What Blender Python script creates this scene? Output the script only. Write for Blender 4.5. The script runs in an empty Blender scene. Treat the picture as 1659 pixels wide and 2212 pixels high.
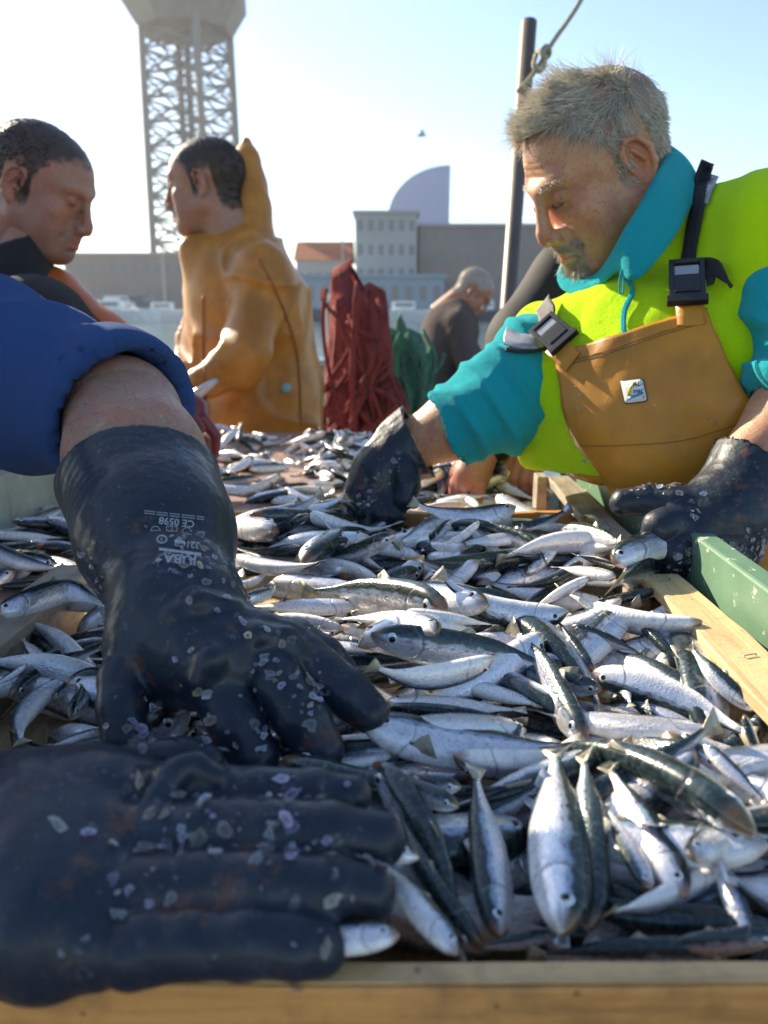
import bpy, math, random
import numpy as np
from mathutils import Vector, Matrix
from mathutils.bvhtree import BVHTree
random.seed(7); RNG = np.random.default_rng(7)
SC = bpy.context.scene; COL = SC.collection
PI = math.pi

# ---------------------------------------------------------------- camera, sky, sun, exposure
PITCH = math.radians(15.0); CAMZ = 1.28
cam = bpy.data.cameras.new('camera'); camo = bpy.data.objects.new('camera', cam); COL.objects.link(camo)
camo.location = (0, 0, CAMZ); camo.rotation_euler = (math.radians(90) - PITCH, 0, 0)
cam.sensor_fit = 'HORIZONTAL'; cam.sensor_width = 36.0; cam.lens = 36.0 * 770 / 768
cam.clip_start = 0.02; cam.clip_end = 6000
cam.dof.use_dof = True; cam.dof.focus_distance = 0.72; cam.dof.aperture_fstop = 36.0 * 770 / 768 / 1000 / 0.0045
SC.camera = camo
SUN_AZ, SUN_EL = math.radians(-43), math.radians(28)      # azimuth from +Y, negative = left
w = bpy.data.worlds.new('World'); SC.world = w; w.use_nodes = True
nt = w.node_tree; bg = nt.nodes['Background']; sky = nt.nodes.new('ShaderNodeTexSky')
sky.sky_type = 'NISHITA'; sky.sun_disc = False; sky.sun_elevation = SUN_EL; sky.sun_rotation = SUN_AZ
sky.air_density = 1.0; sky.dust_density = 0.4; sky.ozone_density = 1.6
nt.links.new(sky.outputs[0], bg.inputs[0]); bg.inputs[1].default_value = 0.10
sl = bpy.data.lights.new('sun', 'SUN'); sl.energy = 5.0; sl.angle = math.radians(0.5); sl.color = (1.0, 0.87, 0.66)
so = bpy.data.objects.new('sun', sl); COL.objects.link(so)
sd = Vector((math.sin(SUN_AZ) * math.cos(SUN_EL), math.cos(SUN_AZ) * math.cos(SUN_EL), math.sin(SUN_EL)))
so.rotation_euler = sd.to_track_quat('Z', 'Y').to_euler(); so.location = sd * 30
SC.view_settings.view_transform = 'Standard'; SC.view_settings.look = 'None'
SC.view_settings.exposure = 1.28; SC.view_settings.gamma = 1.0; SC.view_settings.use_curve_mapping = False
SC.cycles.max_bounces = 8; SC.cycles.diffuse_bounces = 3; SC.cycles.glossy_bounces = 4

# ---------------------------------------------------------------- photo-plan helpers: where a sight line meets a depth or a height
S = 768 / 1659 / 770
CC = np.array([0, 0, CAMZ]); FW = np.array([0, math.cos(PITCH), -math.sin(PITCH)]); UP = np.array([0, math.sin(PITCH), math.cos(PITCH)])
RT = np.array([1.0, 0, 0])
def ray(px, py): return FW + (px - 829.5) * S * RT + (1106 - py) * S * UP
def P(px, py, Z): return CC + Z * ray(px, py)
def PZ(px, py, z):
    r = ray(px, py); return CC + r * ((z - CAMZ) / r[2])
def PY(px, py, y):
    r = ray(px, py); return CC + r * (y / r[1])

# ---------------------------------------------------------------- object helpers
ORG = {}
def org(o): return ORG.get(o.name, np.zeros(3)) if o else np.zeros(3)
def tag(o, label=None, cat=None, group=None, kind=None):
    if label: o['label'] = label
    if cat: o['category'] = cat
    if group: o['group'] = group
    if kind: o['kind'] = kind
    return o
def thing(name, label, cat, loc=(0, 0, 0), group=None):
    o = bpy.data.objects.new(name, None); COL.objects.link(o); o.location = tuple(loc); o.empty_display_size = .05
    ORG[o.name] = np.array(loc, float); return tag(o, label, cat, group)
def mesh(name, V, F, smooth=True):
    V = np.asarray(V, np.float32); me = bpy.data.meshes.new(name)
    if isinstance(F, np.ndarray):
        k = F.shape[1]; me.vertices.add(len(V)); me.vertices.foreach_set('co', V.ravel())
        me.loops.add(F.size); me.loops.foreach_set('vertex_index', F.ravel().astype(np.int32))
        me.polygons.add(len(F)); me.polygons.foreach_set('loop_start', np.arange(0, F.size, k, dtype=np.int32))
        me.polygons.foreach_set('loop_total', np.full(len(F), k, np.int32)); me.update(calc_edges=True); me.validate()
    else:
        me.from_pydata([tuple(map(float, v)) for v in V], [], [tuple(map(int, f)) for f in F]); me.update()
    if smooth: me.polygons.foreach_set('use_smooth', np.ones(len(me.polygons), bool))
    return me
def obj(name, V, F, mat, parent=None, loc=None, smooth=True, bevel=0, solid=0):
    """one mesh object; V is given in world space, stored about loc (or about the parent's origin)"""
    o0 = org(parent) if parent is not None else np.zeros(3)
    l = np.array(loc, float) if loc is not None else o0
    o = bpy.data.objects.new(name, mesh(name, np.asarray(V, float) - l, F, smooth)); COL.objects.link(o)
    ORG[o.name] = l; o.location = tuple(l - o0)
    if parent is not None: o.parent = parent
    for m in (mat if isinstance(mat, (list, tuple)) else [mat]): o.data.materials.append(m)
    if solid:
        md = o.modifiers.new('thick', 'SOLIDIFY'); md.thickness = solid; md.offset = 0
    if bevel:
        md = o.modifiers.new('bevel', 'BEVEL'); md.width = bevel; md.segments = 2; md.limit_method = 'ANGLE'
    return o
class MB:
    """collects shapes into one mesh"""
    def __init__(s): s.V = []; s.F = []
    def add(s, V, F):
        b = len(s.V); s.V += [tuple(v) for v in V]; s.F += [tuple(int(i) + b for i in f) for f in F]; return s
    def box(s, lo, hi, M=None, jit=0):
        x0, y0, z0 = lo; x1, y1, z1 = hi
        V = np.array([(x0,y0,z0),(x1,y0,z0),(x1,y1,z0),(x0,y1,z0),(x0,y0,z1),(x1,y0,z1),(x1,y1,z1),(x0,y1,z1)], float)
        if jit: V = V + RNG.normal(0, jit, V.shape)
        if M is not None: V = V @ np.array(M)[:3, :3].T + np.array(M)[:3, 3]
        return s.add(V, [(0,3,2,1),(4,5,6,7),(0,1,5,4),(1,2,6,5),(2,3,7,6),(3,0,4,7)])
    def bar(s, a, b, wd, ht, up=(0, 0, 1)):
        a, b = np.array(a, float), np.array(b, float); d = b - a; L = np.linalg.norm(d); d /= L
        u = np.array(up, float); x = np.cross(d, u); x /= np.linalg.norm(x); u = np.cross(x, d)
        V = [a + o * L * d + i * wd / 2 * x + j * ht / 2 * u for o in (0, 1) for i, j in ((-1,-1),(1,-1),(1,1),(-1,1))]
        return s.add(V, [(0,3,2,1)[::-1],(4,5,6,7)[::-1],(0,1,5,4)[::-1],(1,2,6,5)[::-1],(2,3,7,6)[::-1],(3,0,4,7)[::-1]])
    def tube(s, pts, r, n=8, caps=True):
        V, F = tube(pts, r, n, caps); return s.add(V, F)
    def build(s, name, mat, parent=None, loc=None, smooth=False, bevel=0, solid=0):
        return obj(name, s.V, s.F, mat, parent, loc, smooth, bevel, solid)
def tube(pts, r, n=8, caps=True, squash=None):
    pts = [np.array(p, float) for p in pts]; m = len(pts)
    r = [r] * m if np.isscalar(r) else list(r)
    V, F = [], []; nrm = None
    for i in range(m):
        t = pts[min(i + 1, m - 1)] - pts[max(i - 1, 0)]; t /= (np.linalg.norm(t) + 1e-9)
        if nrm is None:
            nrm = np.cross(t, (0, 0, 1) if abs(t[2]) < .9 else (1, 0, 0))
        nrm = nrm - t * np.dot(nrm, t); nrm /= np.linalg.norm(nrm); bn = np.cross(t, nrm)
        for k in range(n):
            a = 2 * PI * k / n; V.append(pts[i] + r[i] * (math.cos(a) * nrm + math.sin(a) * bn))
    for i in range(m - 1):
        for k in range(n):
            k2 = (k + 1) % n; F.append((i*n+k, i*n+k2, (i+1)*n+k2, (i+1)*n+k))
    if caps: F.append(tuple(range(n))[::-1]); F.append(tuple((m-1)*n+k for k in range(n)))
    return V, F
def spline(pts, n=8, closed=False):
    p = np.array(pts, float); m = len(p); out = []
    for i in range(m if closed else m - 1):
        if closed: a, b, c, d = p[(i-1) % m], p[i], p[(i+1) % m], p[(i+2) % m]
        else: a, b, c, d = p[max(i-1, 0)], p[i], p[i+1], p[min(i+2, m-1)]
        for k in range(n):
            t = k / n; out.append(.5*((2*b)+(-a+c)*t+(2*a-5*b+4*c-d)*t*t+(-a+3*b-3*c+d)*t**3))
    if not closed: out.append(p[-1])
    return np.array(out)
_dirs = RNG.normal(size=(24, 3)); _dirs /= np.linalg.norm(_dirs, axis=1)[:, None]; _ph = RNG.uniform(0, 6.28, 24)
def snoise(p, f, seed=0, oct=2):
    """cheap smooth pseudo-noise in about -1..1"""
    p = np.asarray(p, float); r = 0; amp = 1; tot = 0
    for o in range(oct):
        for k in range(5):
            j = (k + seed * 5 + o * 7) % 24; r = r + amp * np.sin(p @ _dirs[j] * f * (1 + .23 * k) * 2**o + _ph[(j + seed) % 24] * (1 + seed))
        tot += amp * 2.2; amp *= .5
    return r / tot

# ---------------------------------------------------------------- signed-distance modelling (smooth, continuous bodies)
class Sdf:
    def __init__(s, lo, hi, h):
        s.lo = np.array(lo, float); s.h = h; s.n = np.ceil((np.array(hi, float) - s.lo) / h).astype(int) + 1
        s.d = np.full(s.n, 9.0, np.float32); s.ax = [(s.lo[i] + h * np.arange(s.n[i])).astype(np.float32) for i in range(3)]
    def put(s, lo, hi, fn, k=0, op='u'):
        m = 4 * s.h + k
        i0 = np.clip(np.floor((np.array(lo) - m - s.lo) / s.h).astype(int), 0, s.n - 1)
        i1 = np.clip(np.ceil((np.array(hi) + m - s.lo) / s.h).astype(int) + 1, 0, s.n)
        if (i1 <= i0).any(): return s
        sl = tuple(slice(a, b) for a, b in zip(i0, i1))
        X, Y, Z = np.meshgrid(*[s.ax[i][sl[i]] for i in range(3)], indexing='ij', sparse=True)
        a = s.d[sl]; b = fn(X, Y, Z)
        if op == 's': a, b = -a, b
        if k > 0:
            h = np.clip(.5 + .5 * (b - a) / k, 0, 1); v = b + (a - b) * h - k * h * (1 - h)
        else: v = np.minimum(a, b)
        s.d[sl] = -v if op == 's' else v
        return s
    def rc(s, a, b, ra, rb, k=0, op='u'):
        a = np.array(a, np.float32); b = np.array(b, np.float32); ab = b - a; L = float(ab @ ab) + 1e-12; R = max(ra, rb)
        def fn(X, Y, Z):
            x, y, z = X - a[0], Y - a[1], Z - a[2]; t = np.clip((x*ab[0] + y*ab[1] + z*ab[2]) / L, 0, 1)
            return np.sqrt((x-t*ab[0])**2 + (y-t*ab[1])**2 + (z-t*ab[2])**2) - (ra + (rb - ra) * t)
        return s.put(np.minimum(a, b) - R, np.maximum(a, b) + R, fn, k, op)
    def chain(s, pts, k=0, kin=None, op='u'):
        """pts: [(xyz, r), ...]"""
        for i in range(len(pts) - 1):
            s.rc(pts[i][0], pts[i+1][0], pts[i][1], pts[i+1][1], k if i == 0 else (kin if kin is not None else k), op)
        return s
    def ell(s, c, r, R=None, k=0, op='u'):
        c = np.array(c, np.float32); r = np.array(r, np.float32); M = np.eye(3) if R is None else np.array(R, float)[:3, :3]; m = r.max()
        def fn(X, Y, Z):
            x, y, z = X - c[0], Y - c[1], Z - c[2]
            q = [(x*M[0, i] + y*M[1, i] + z*M[2, i]) / r[i] for i in range(3)]
            k0 = np.sqrt(q[0]**2 + q[1]**2 + q[2]**2) + 1e-6
            k1 = np.sqrt((q[0]/r[0])**2 + (q[1]/r[1])**2 + (q[2]/r[2])**2) + 1e-6
            return k0 * (k0 - 1) / k1
        return s.put(c - m, c + m, fn, k, op)
    def keep_off(s, x, z):
        """stay clear of the side board: nothing left of x below z"""
        X, Y, Z = np.meshgrid(*s.ax, indexing='ij', sparse=True); s.d = np.maximum(s.d, -np.maximum(X - x, Z - z).astype(np.float32)); return s
    def half(s, p, n):
        """cut away everything on the +n side of the plane through p"""
        p = np.array(p, float); n = np.array(n, float); n /= np.linalg.norm(n)
        X, Y, Z = np.meshgrid(*s.ax, indexing='ij', sparse=True)
        s.d = np.maximum(s.d, ((X-p[0])*n[0] + (Y-p[1])*n[1] + (Z-p[2])*n[2]).astype(np.float32)); return s
    def mesh(s, smooth=2):
        d = s.d.copy()
        for ax in range(3):
            i0 = [slice(None)]*3; i0[ax] = 0; i1 = [slice(None)]*3; i1[ax] = -1
            d[tuple(i0)] = np.maximum(d[tuple(i0)], 1e-3); d[tuple(i1)] = np.maximum(d[tuple(i1)], 1e-3)
        neg = d < 0; nx, ny, nz = d.shape
        cnt = np.zeros((nx-1, ny-1, nz-1), np.int8); cs = [(i, j, k) for i in (0, 1) for j in (0, 1) for k in (0, 1)]
        for i, j, k in cs: cnt += neg[i:nx-1+i, j:ny-1+j, k:nz-1+k]
        act = (cnt > 0) & (cnt < 8); I = np.argwhere(act); idx = np.full(act.shape, -1, np.int64); idx[act] = np.arange(len(I))
        cv = {c: d[I[:,0]+c[0], I[:,1]+c[1], I[:,2]+c[2]] for c in cs}
        acc = np.zeros((len(I), 3)); num = np.zeros(len(I))
        for a in cs:
            for ax in range(3):
                if a[ax] == 0:
                    b = list(a); b[ax] = 1; b = tuple(b); va, vb = cv[a], cv[b]; m = (va < 0) != (vb < 0)
                    t = np.where(m, va / np.where(m, va - vb, 1), 0)
                    p = np.tile(np.array(a, float), (len(I), 1)); p[:, ax] = t
                    acc[m] += p[m]; num[m] += 1
        V = s.lo + (I + acc / num[:, None]) * s.h
        F = []
        for ax in range(3):
            o1, o2 = (ax+1) % 3, (ax+2) % 3
            sa = [slice(None)]*3; sb = [slice(None)]*3; sa[ax] = slice(0, -1); sb[ax] = slice(1, None)
            A = neg[tuple(sa)]; B = neg[tuple(sb)]; E = np.argwhere(A != B)
            E = E[(E[:, o1] > 0) & (E[:, o2] > 0) & (E[:, o1] < d.shape[o1]-1) & (E[:, o2] < d.shape[o2]-1)]
            fl = A[E[:,0], E[:,1], E[:,2]]; q = []
            for da, db in ((0,0),(-1,0),(-1,-1),(0,-1)):
                e = E.copy(); e[:, o1] += da; e[:, o2] += db; q.append(idx[e[:,0], e[:,1], e[:,2]])
            q = np.stack(q, 1); q[~fl] = q[~fl][:, ::-1]; F.append(q)
        F = np.concatenate(F)
        for _ in range(smooth): V = relax(V, F)
        return V, F
def relax(V, F, w=.5):
    a = np.zeros_like(V); c = np.zeros(len(V)); k = F.shape[1]
    for i in range(k):
        u, v = F[:, i], F[:, (i+1) % k]
        for j in range(3):
            a[:, j] += np.bincount(u, V[v, j], len(V)) + np.bincount(v, V[u, j], len(V))
        c += np.bincount(u, minlength=len(V)) + np.bincount(v, minlength=len(V))
    return V + w * (a / np.maximum(c, 1)[:, None] - V)
def normals(V, F):
    n = np.cross(V[F[:, 2]] - V[F[:, 0]], V[F[:, -1]] - V[F[:, 1]]); N = np.zeros_like(V)
    for i in range(F.shape[1]):
        for j in range(3): N[:, j] += np.bincount(F[:, i], n[:, j], len(V))
    return N / (np.linalg.norm(N, axis=1)[:, None] + 1e-12)
def joinm(*ms):
    V, F, b = [], [], 0
    for v, f in ms: V.append(v); F.append(f + b); b += len(v)
    return np.concatenate(V), np.concatenate(F)
def vcol(o, name, C):
    a = o.data.attributes.new(name, 'FLOAT_COLOR', 'POINT'); C = np.asarray(C, np.float32)
    if C.shape[1] == 3: C = np.concatenate([C, np.ones((len(C), 1), np.float32)], 1)
    a.data.foreach_set('color', C.ravel())

# ---------------------------------------------------------------- node materials
class NM:
    def __init__(s, name):
        s.m = bpy.data.materials.new(name); s.m.use_nodes = True; s.t = s.m.node_tree; s.b = s.t.nodes['Principled BSDF']
    def n(s, typ, **kw):
        nd = s.t.nodes.new('ShaderNode' + typ)
        for k, v in kw.items(): setattr(nd, k, v)
        return nd
    def l(s, a, b): s.t.links.new(a, b)
    def val(s, sock, v):
        if hasattr(v, 'bl_idname') or isinstance(v, bpy.types.NodeSocket): s.l(v, sock)
        else: sock.default_value = v
    def set(s, **kw):
        for k, v in kw.items():
            sock = s.b.inputs[k.replace('_', ' ')]
            if isinstance(v, tuple) and len(v) == 3 and sock.type == 'RGBA': v = (*v, 1)
            s.val(sock, v)
        return s
    def math(s, op, a, b=0.0, c=0.0, clamp=False):
        nd = s.n('Math', operation=op, use_clamp=clamp)
        for i, v in enumerate((a, b, c)): s.val(nd.inputs[i], v)
        return nd.outputs[0]
    def mix(s, f, a, b, typ='MIX'):
        nd = s.n('MixRGB', blend_type=typ)
        for i, v in enumerate((f, a, b)):
            if isinstance(v, tuple) and len(v) == 3: v = (*v, 1)
            s.val(nd.inputs[i], v)
        return nd.outputs[0]
    def ramp(s, f, stops, interp='LINEAR'):
        nd = s.n('ValToRGB'); s.l(f, nd.inputs[0]); e = nd.color_ramp.elements; nd.color_ramp.interpolation = interp
        while len(e) < len(stops): e.new(.5)
        for i, (p, c) in enumerate(stops):
            e[i].position = p; e[i].color = (c, c, c, 1) if np.isscalar(c) else (*c, 1)
        return nd.outputs[0]
    def sstep(s, v, a, b):
        nd = s.n('MapRange', interpolation_type='SMOOTHSTEP'); s.val(nd.inputs[0], v); nd.inputs[1].default_value = a; nd.inputs[2].default_value = b
        return nd.outputs[0]
    def co(s, kind='Object', scale=(1, 1, 1), rot=(0, 0, 0)):
        tc = s.n('TexCoord'); mp = s.n('Mapping'); s.l(tc.outputs[kind], mp.inputs[0]); mp.inputs[3].default_value = scale; mp.inputs[2].default_value = rot
        return mp.outputs[0]
    def noise(s, vec, scale, detail=3, rough=.55, dist=0.0):
        nd = s.n('TexNoise'); s.l(vec, nd.inputs['Vector']); nd.inputs['Scale'].default_value = scale; nd.inputs['Detail'].default_value = detail
        nd.inputs['Roughness'].default_value = rough; nd.inputs['Distortion'].default_value = dist
        return nd.outputs[0]
    def voro(s, vec, scale, feature='F1', out=0, rnd=1.0):
        nd = s.n('TexVoronoi', feature=feature); s.l(vec, nd.inputs['Vector']); nd.inputs['Scale'].default_value = scale
        nd.inputs['Randomness'].default_value = rnd
        return nd.outputs[out]
    def bump(s, h, strength=.3, dist=.002, normal=None):
        nd = s.n('Bump'); nd.inputs['Strength'].default_value = strength; nd.inputs['Distance'].default_value = dist; s.l(h, nd.inputs['Height'])
        if normal is not None: s.l(normal, nd.inputs['Normal'])
        s.l(nd.outputs[0], s.b.inputs['Normal']); return nd.outputs[0]
def plain(name, col, rough=.6, metal=0, var=.25, scale=8, bump=0, bscale=60, **kw):
    m = NM(name); v = m.co(); f = m.noise(v, scale, 4)
    c = m.mix(f, tuple(x * (1 - var) for x in col), tuple(min(1, x * (1 + var)) for x in col))
    m.set(Base_Color=c, Roughness=rough, Metallic=metal, **kw)
    if bump: m.bump(m.noise(v, bscale, 4), bump, .003)
    return m.m
# ---------------------------------------------------------------- materials of the setting
def wood(name, col, scale=(60, 4, 60), rough=.6, dark=.45):
    m = NM(name); v = m.co(scale=scale); g = m.noise(v, 1.0, 6, .65, .6); g2 = m.noise(m.co(), 26, 4)
    c = m.ramp(g, [(.25, tuple(x * dark for x in col)), (.5, col), (.8, tuple(min(1, x * 1.25) for x in col))])
    c = m.mix(m.sstep(g2, .5, .75), c, tuple(x * .62 for x in col))
    sp = m.voro(m.co(), 55); c = m.mix(m.math('MULTIPLY', m.math('LESS_THAN', sp, .09), .6), c, (.1, .05, .03))
    st = m.noise(m.co(scale=(1, 1, 1)), 9, 5, .65); c = m.mix(m.math('MULTIPLY', m.sstep(st, .55, .75), .55), c, (.13, .085, .05)); c = m.mix(m.math('MULTIPLY', m.sstep(m.noise(m.co(), 17, 4, .7), .70, .78), .6), c, (.25, .03, .02))
    m.set(Base_Color=c, Roughness=m.ramp(g2, [(.3, rough * .45), (.7, rough)])); m.bump(m.math('ADD', g, m.math('MULTIPLY', m.noise(m.co(), 160, 4, .7), .5)), .8, .002); return m.m
W_Y = wood('sawn_wood_lengthwise', (.66, .47, .24)); W_X = wood('sawn_wood_crosswise', (.74, .34, .095), (4, 60, 60))
W_G = wood('weathered_wood', (.40, .34, .27)); W_T = wood('pale_wood_top', (.62, .39, .18), (4, 60, 60))
def paint(name, col):
    m = NM(name); v = m.co(); a = m.noise(v, 9, 5, .6); b = m.noise(v, 60, 5, .7); s = m.noise(m.co(scale=(8, 8, 1.2)), 3, 4)
    c = m.ramp(a, [(.3, tuple(x * .7 for x in col)), (.6, col), (.8, tuple(min(1, x * 1.2) for x in col))])
    c = m.mix(m.sstep(b, .6, .68), c, (.62, .62, .5)); c = m.mix(m.sstep(s, .6, .8), c, (.16, .14, .1))
    m.set(Base_Color=c, Roughness=.45); m.bump(b, .3, .002); return m.m
GREEN = paint('green_boat_paint', (.14, .25, .16)); PALE = paint('pale_green_paint', (.42, .45, .36))
mt = NM('wet_plywood'); v = mt.co(); g = mt.noise(mt.co(scale=(40, 3, 10)), 1.5, 5); pu = mt.noise(v, 7, 4)
mt.set(Base_Color=mt.mix(g, (.30, .19, .15), (.46, .33, .27)), Roughness=mt.ramp(pu, [(.42, .07), (.6, .5)])); mt.bump(mt.noise(v, 50, 4), .15, .002); PLY = mt.m
mw = NM('harbour_water'); v = mw.co(scale=(1, .5, 1)); h = mw.noise(v, .9, 4, .6)
mw.set(Base_Color=(.05, .09, .11), Roughness=.12, Specular_IOR_Level=.6); mw.bump(h, .6, .25); WATER = mw.m
md = NM('boat_deck'); v = md.co(); md.set(Base_Color=md.mix(md.noise(v, 6, 5), (.10, .10, .09), (.22, .2, .17)), Roughness=.5); DECK = md.m
STONE = plain('quay_stone', (.24, .22, .2), .8, scale=.3); STEEL = plain('grey_steel', (.30, .29, .28), .35, .7, .3, 12, .1); POLE = plain('weathered_steel', (.16, .13, .11), .5, .4, .3, 12, .1)
CONC = plain('concrete', (.36, .34, .33), .8, scale=.15)

# ---------------------------------------------------------------- the setting: water, deck, quay
def quad(x0, x1, y0, y1, z): return [(x0, y0, z), (x1, y0, z), (x1, y1, z), (x0, y1, z)], [(0, 1, 2, 3)]
tag(obj('water', *quad(-5000, 5000, -60, 5500, -1.02), WATER, smooth=False), kind='structure')
m = MB(); m.box((-7, -4, -.12), (7, 5.4, 0)); tag(m.build('deck', DECK), kind='structure')
m = MB(); m.box((-700, 132, -1.6), (900, 420, .55)); tag(m.build('quay', STONE), kind='structure')
# the boat's bulwark behind the workers
a, b = PZ(-300, 818, .95), PZ(1900, 725, .95); a[2] = b[2] = 0
bw = thing('bulwark', 'pale grey boat bulwark with a flat rail between the workers and the water', 'bulwark', a)
MB().bar(a + (0, 0, .45), b + (0, 0, .45), .06, .9).build('panel', PALE, bw); MB().bar(a + (0, 0, .925), b + (0, 0, .925), .14, .05).build('rail', STEEL, bw, bevel=.01)

# ---------------------------------------------------------------- far harbour buildings
GLASSB = NM('blue_glass'); v = GLASSB.co(scale=(1, 1, 1)); g = GLASSB.n('TexBrick'); GLASSB.l(v, g.inputs[0])
GLASSB.set(Base_Color=(.004, .13, .40), Roughness=.75, Specular_IOR_Level=.1); GLASSB = GLASSB.m
WIN = plain('dark_window', (.20, .195, .195), .5); ROOF = plain('orange_roof', (.42, .12, .04), .8, scale=.3); BR = plain('brown_render', (.27, .22, .20), .85, scale=.1)
GR = plain('grey_render', (.36, .36, .36), .85, scale=.1); BL = plain('blue_shed_paint', (.22, .30, .38), .6, scale=.1); WH = plain('white_gelcoat', (.75, .75, .73), .3, scale=2)
def building(name, label, x0, x1, y, d, z1, mat, roofm=None, rows=2, cols=8, gable=0, z0=.55, ww=.5):
    t = thing(name, label, 'building', ((x0+x1)/2, y, z0))
    MB().box((x0, y, z0), (x1, y + d, z1)).build('wall', mat, t)
    m = MB(); e = .5
    if gable:
        ym = y + d / 2; V = [(x0-e,y-e,z1+.01),(x1+e,y-e,z1+.01),(x1+e,y+d+e,z1+.01),(x0-e,y+d+e,z1+.01),(x0-e,ym,z1+gable),(x1+e,ym,z1+gable)]
        m.add(V, [(0,1,5,4),(2,3,4,5),(1,2,5),(3,0,4),(0,3,2,1)])
    else: m.box((x0-e, y-e, z1+.01), (x1+e, y+d+e, z1+.6))
    m.build('roof', roofm or mat, t)
    fh = (z1 - z0) / rows; cw = (x1 - x0) / cols
    for r in range(rows):
        for c in range(cols):
            a = x0 + (c + .5 - ww/2) * cw; zz = z0 + r * fh + fh * .3
            MB().box((a, y - .06, zz), (a + cw * ww, y + .1, zz + fh * .45)).build('window', WIN, t)
    return t
def px_x(px, y, z=8): return (px - 829.5) * S * (y * math.cos(PITCH) + (CAMZ - z) * math.sin(PITCH))
def row_z(py, y): r = ray(829.5, py); return CAMZ + r[2] / r[1] * y
Y1 = 150
t = building('harbour_hall', 'long brown harbour building below the blue sail shaped tower', px_x(905, Y1), px_x(1180, Y1), Y1, 30, row_z(490, Y1), BR, GR, 4, 12)
t = building('office_block', 'grey blocky building with the highest flat roof at the left end of the brown hall', px_x(768, Y1 - 4), px_x(900, Y1 - 4), Y1 - 4, 28, row_z(462, Y1 - 4), GR, GR, 4, 6)
building('terracotta_roofed_shed', 'low shed with an orange tiled roof right of the man in yellow oilskin', px_x(640, 160), px_x(757, 160), 160, 14, row_z(562, 160), GR, ROOF, 1, 6, gable=4)
building('blue_shed', 'low blue grey shed standing at the water in front of the orange roof', px_x(655, 138), px_x(960, 138), 138, 9, row_z(600, 138), BL, BL, 1, 10)
building('long_warehouse', 'long low grey warehouse across the water left of the man in yellow oilskin', px_x(140, 170), px_x(470, 170), 170, 20, row_z(552, 170), BR, CONC, 2, 14)
building('right_quay_house', 'flat dark house across the water behind the steel post', px_x(1195, 165), px_x(1420, 165), 165, 20, row_z(492, 165), BR, GR, 3, 8)
BAND = plain('blue_band', (.012, .12, .34), .7)
# sail shaped hotel
Y2 = 640; cx0, cx1 = px_x(838, Y2, 50), px_x(970, Y2, 50); zt = row_z(356, Y2)
zb2 = row_z(470, Y2); pts = [(cx1, zt)] + [(cx1 - (cx1-cx0) * math.sin(a) , zt - (zt-zb2) * (1 - math.cos(a))) for a in np.linspace(.12, PI/2, 16)] + [(cx0, 1), (cx1, 1)]
sl_ = thing('sail_tower', 'tall blue glass tower shaped like a sail rising above the harbour buildings', 'tower', (cx1, Y2, .55))
n = len(pts); V = [(x, Y2, z) for x, z in pts] + [(x, Y2 + 26, z) for x, z in pts]
obj('facade', V, [tuple(range(n)), tuple(range(2*n-1, n-1, -1))] + [(i, i+n, (i+1) % n + n, (i+1) % n) for i in range(n)], GLASSB, sl_, smooth=False)
MB().box((cx0 - 6, Y2 - 6, .55), (cx1 + 8, Y2 + 30, 9)).build('podium', GR, sl_)
for k in range(18):
    z = 12 + k * (zt - 16) / 18; xa = cx0 if z < zb2 else cx1 - (cx1-cx0) * math.sin(math.acos(max(-1, min(1, 1 - (zt - z) / (zt - zb2)))))
    MB().box((xa + .6, Y2 - .3, z), (cx1 - .4, Y2 - .02, z + 1.1)).build('floor_band', BAND, sl_)
# lattice cable car tower
Y3 = 220; tx = px_x(420, Y3, 35); hw = (px_x(508, Y3, 35) - px_x(330, Y3, 35)) / 2 / .94
tw = thing('lattice_tower', 'tall grey lattice cable car tower with a wide platform at its top', 'tower', (tx, Y3, .55))
TS = plain('tower_steel', (.19, .18, .17), .6, .3, scale=.3); zb, zp = .55, row_z(62, Y3)
def corner(k, z, f=1.0):
    a = math.radians(25 + 45 + 90 * k - 45) ; r = hw * (1.06 - .1 * (z - zb) / (zp - zb)) * f
    return np.array([tx + r * math.cos(a), Y3 + r * math.sin(a), z])
for k in range(4): MB().bar(corner(k, zb), corner(k, zp), 1.7, 1.7).build('leg', TS, tw)
nl = 13; zz = np.linspace(zb, zp, nl)
for k in range(4):
    m = MB()
    for i in range(nl - 1):
        A, B, C_, D = corner(k, zz[i]), corner((k+1) % 4, zz[i]), corner(k, zz[i+1]), corner((k+1) % 4, zz[i+1])
        for p, q in ((A, D), (B, C_), (C_, D)): m.bar(p, q, .5, .5)
        m.bar((A+C_)/2, (B+D)/2, .35, .35)
    m.build('bracing', TS, tw)
MB().bar((tx, Y3, zb), (tx, Y3, zp), 1.5, 1.5, (0, 1, 0)).build('lift_shaft', TS, tw)
def disc(z0, z1, r0, r1, n=8):
    V = [(tx + r * math.cos(2*PI*(i+.5)/n), Y3 + r * math.sin(2*PI*(i+.5)/n), z) for z, r in ((z0, r0), (z1, r1)) for i in range(n)]
    return V, [tuple(range(n))[::-1], tuple(range(n, 2*n))] + [(i, (i+1) % n, (i+1) % n + n, i + n) for i in range(n)]
obj('platform_base', *disc(zp - 1, zp + 5, hw * 1.02, hw * 1.36), TS, tw, smooth=False); obj('platform_cabin', *disc(zp + 5.05, zp + 14, hw * 1.36, hw * 1.36), TS, tw, smooth=False)
obj('roof', *disc(zp + 14.05, zp + 18, hw * 1.45, hw * .4), TS, tw, smooth=False)
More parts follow.
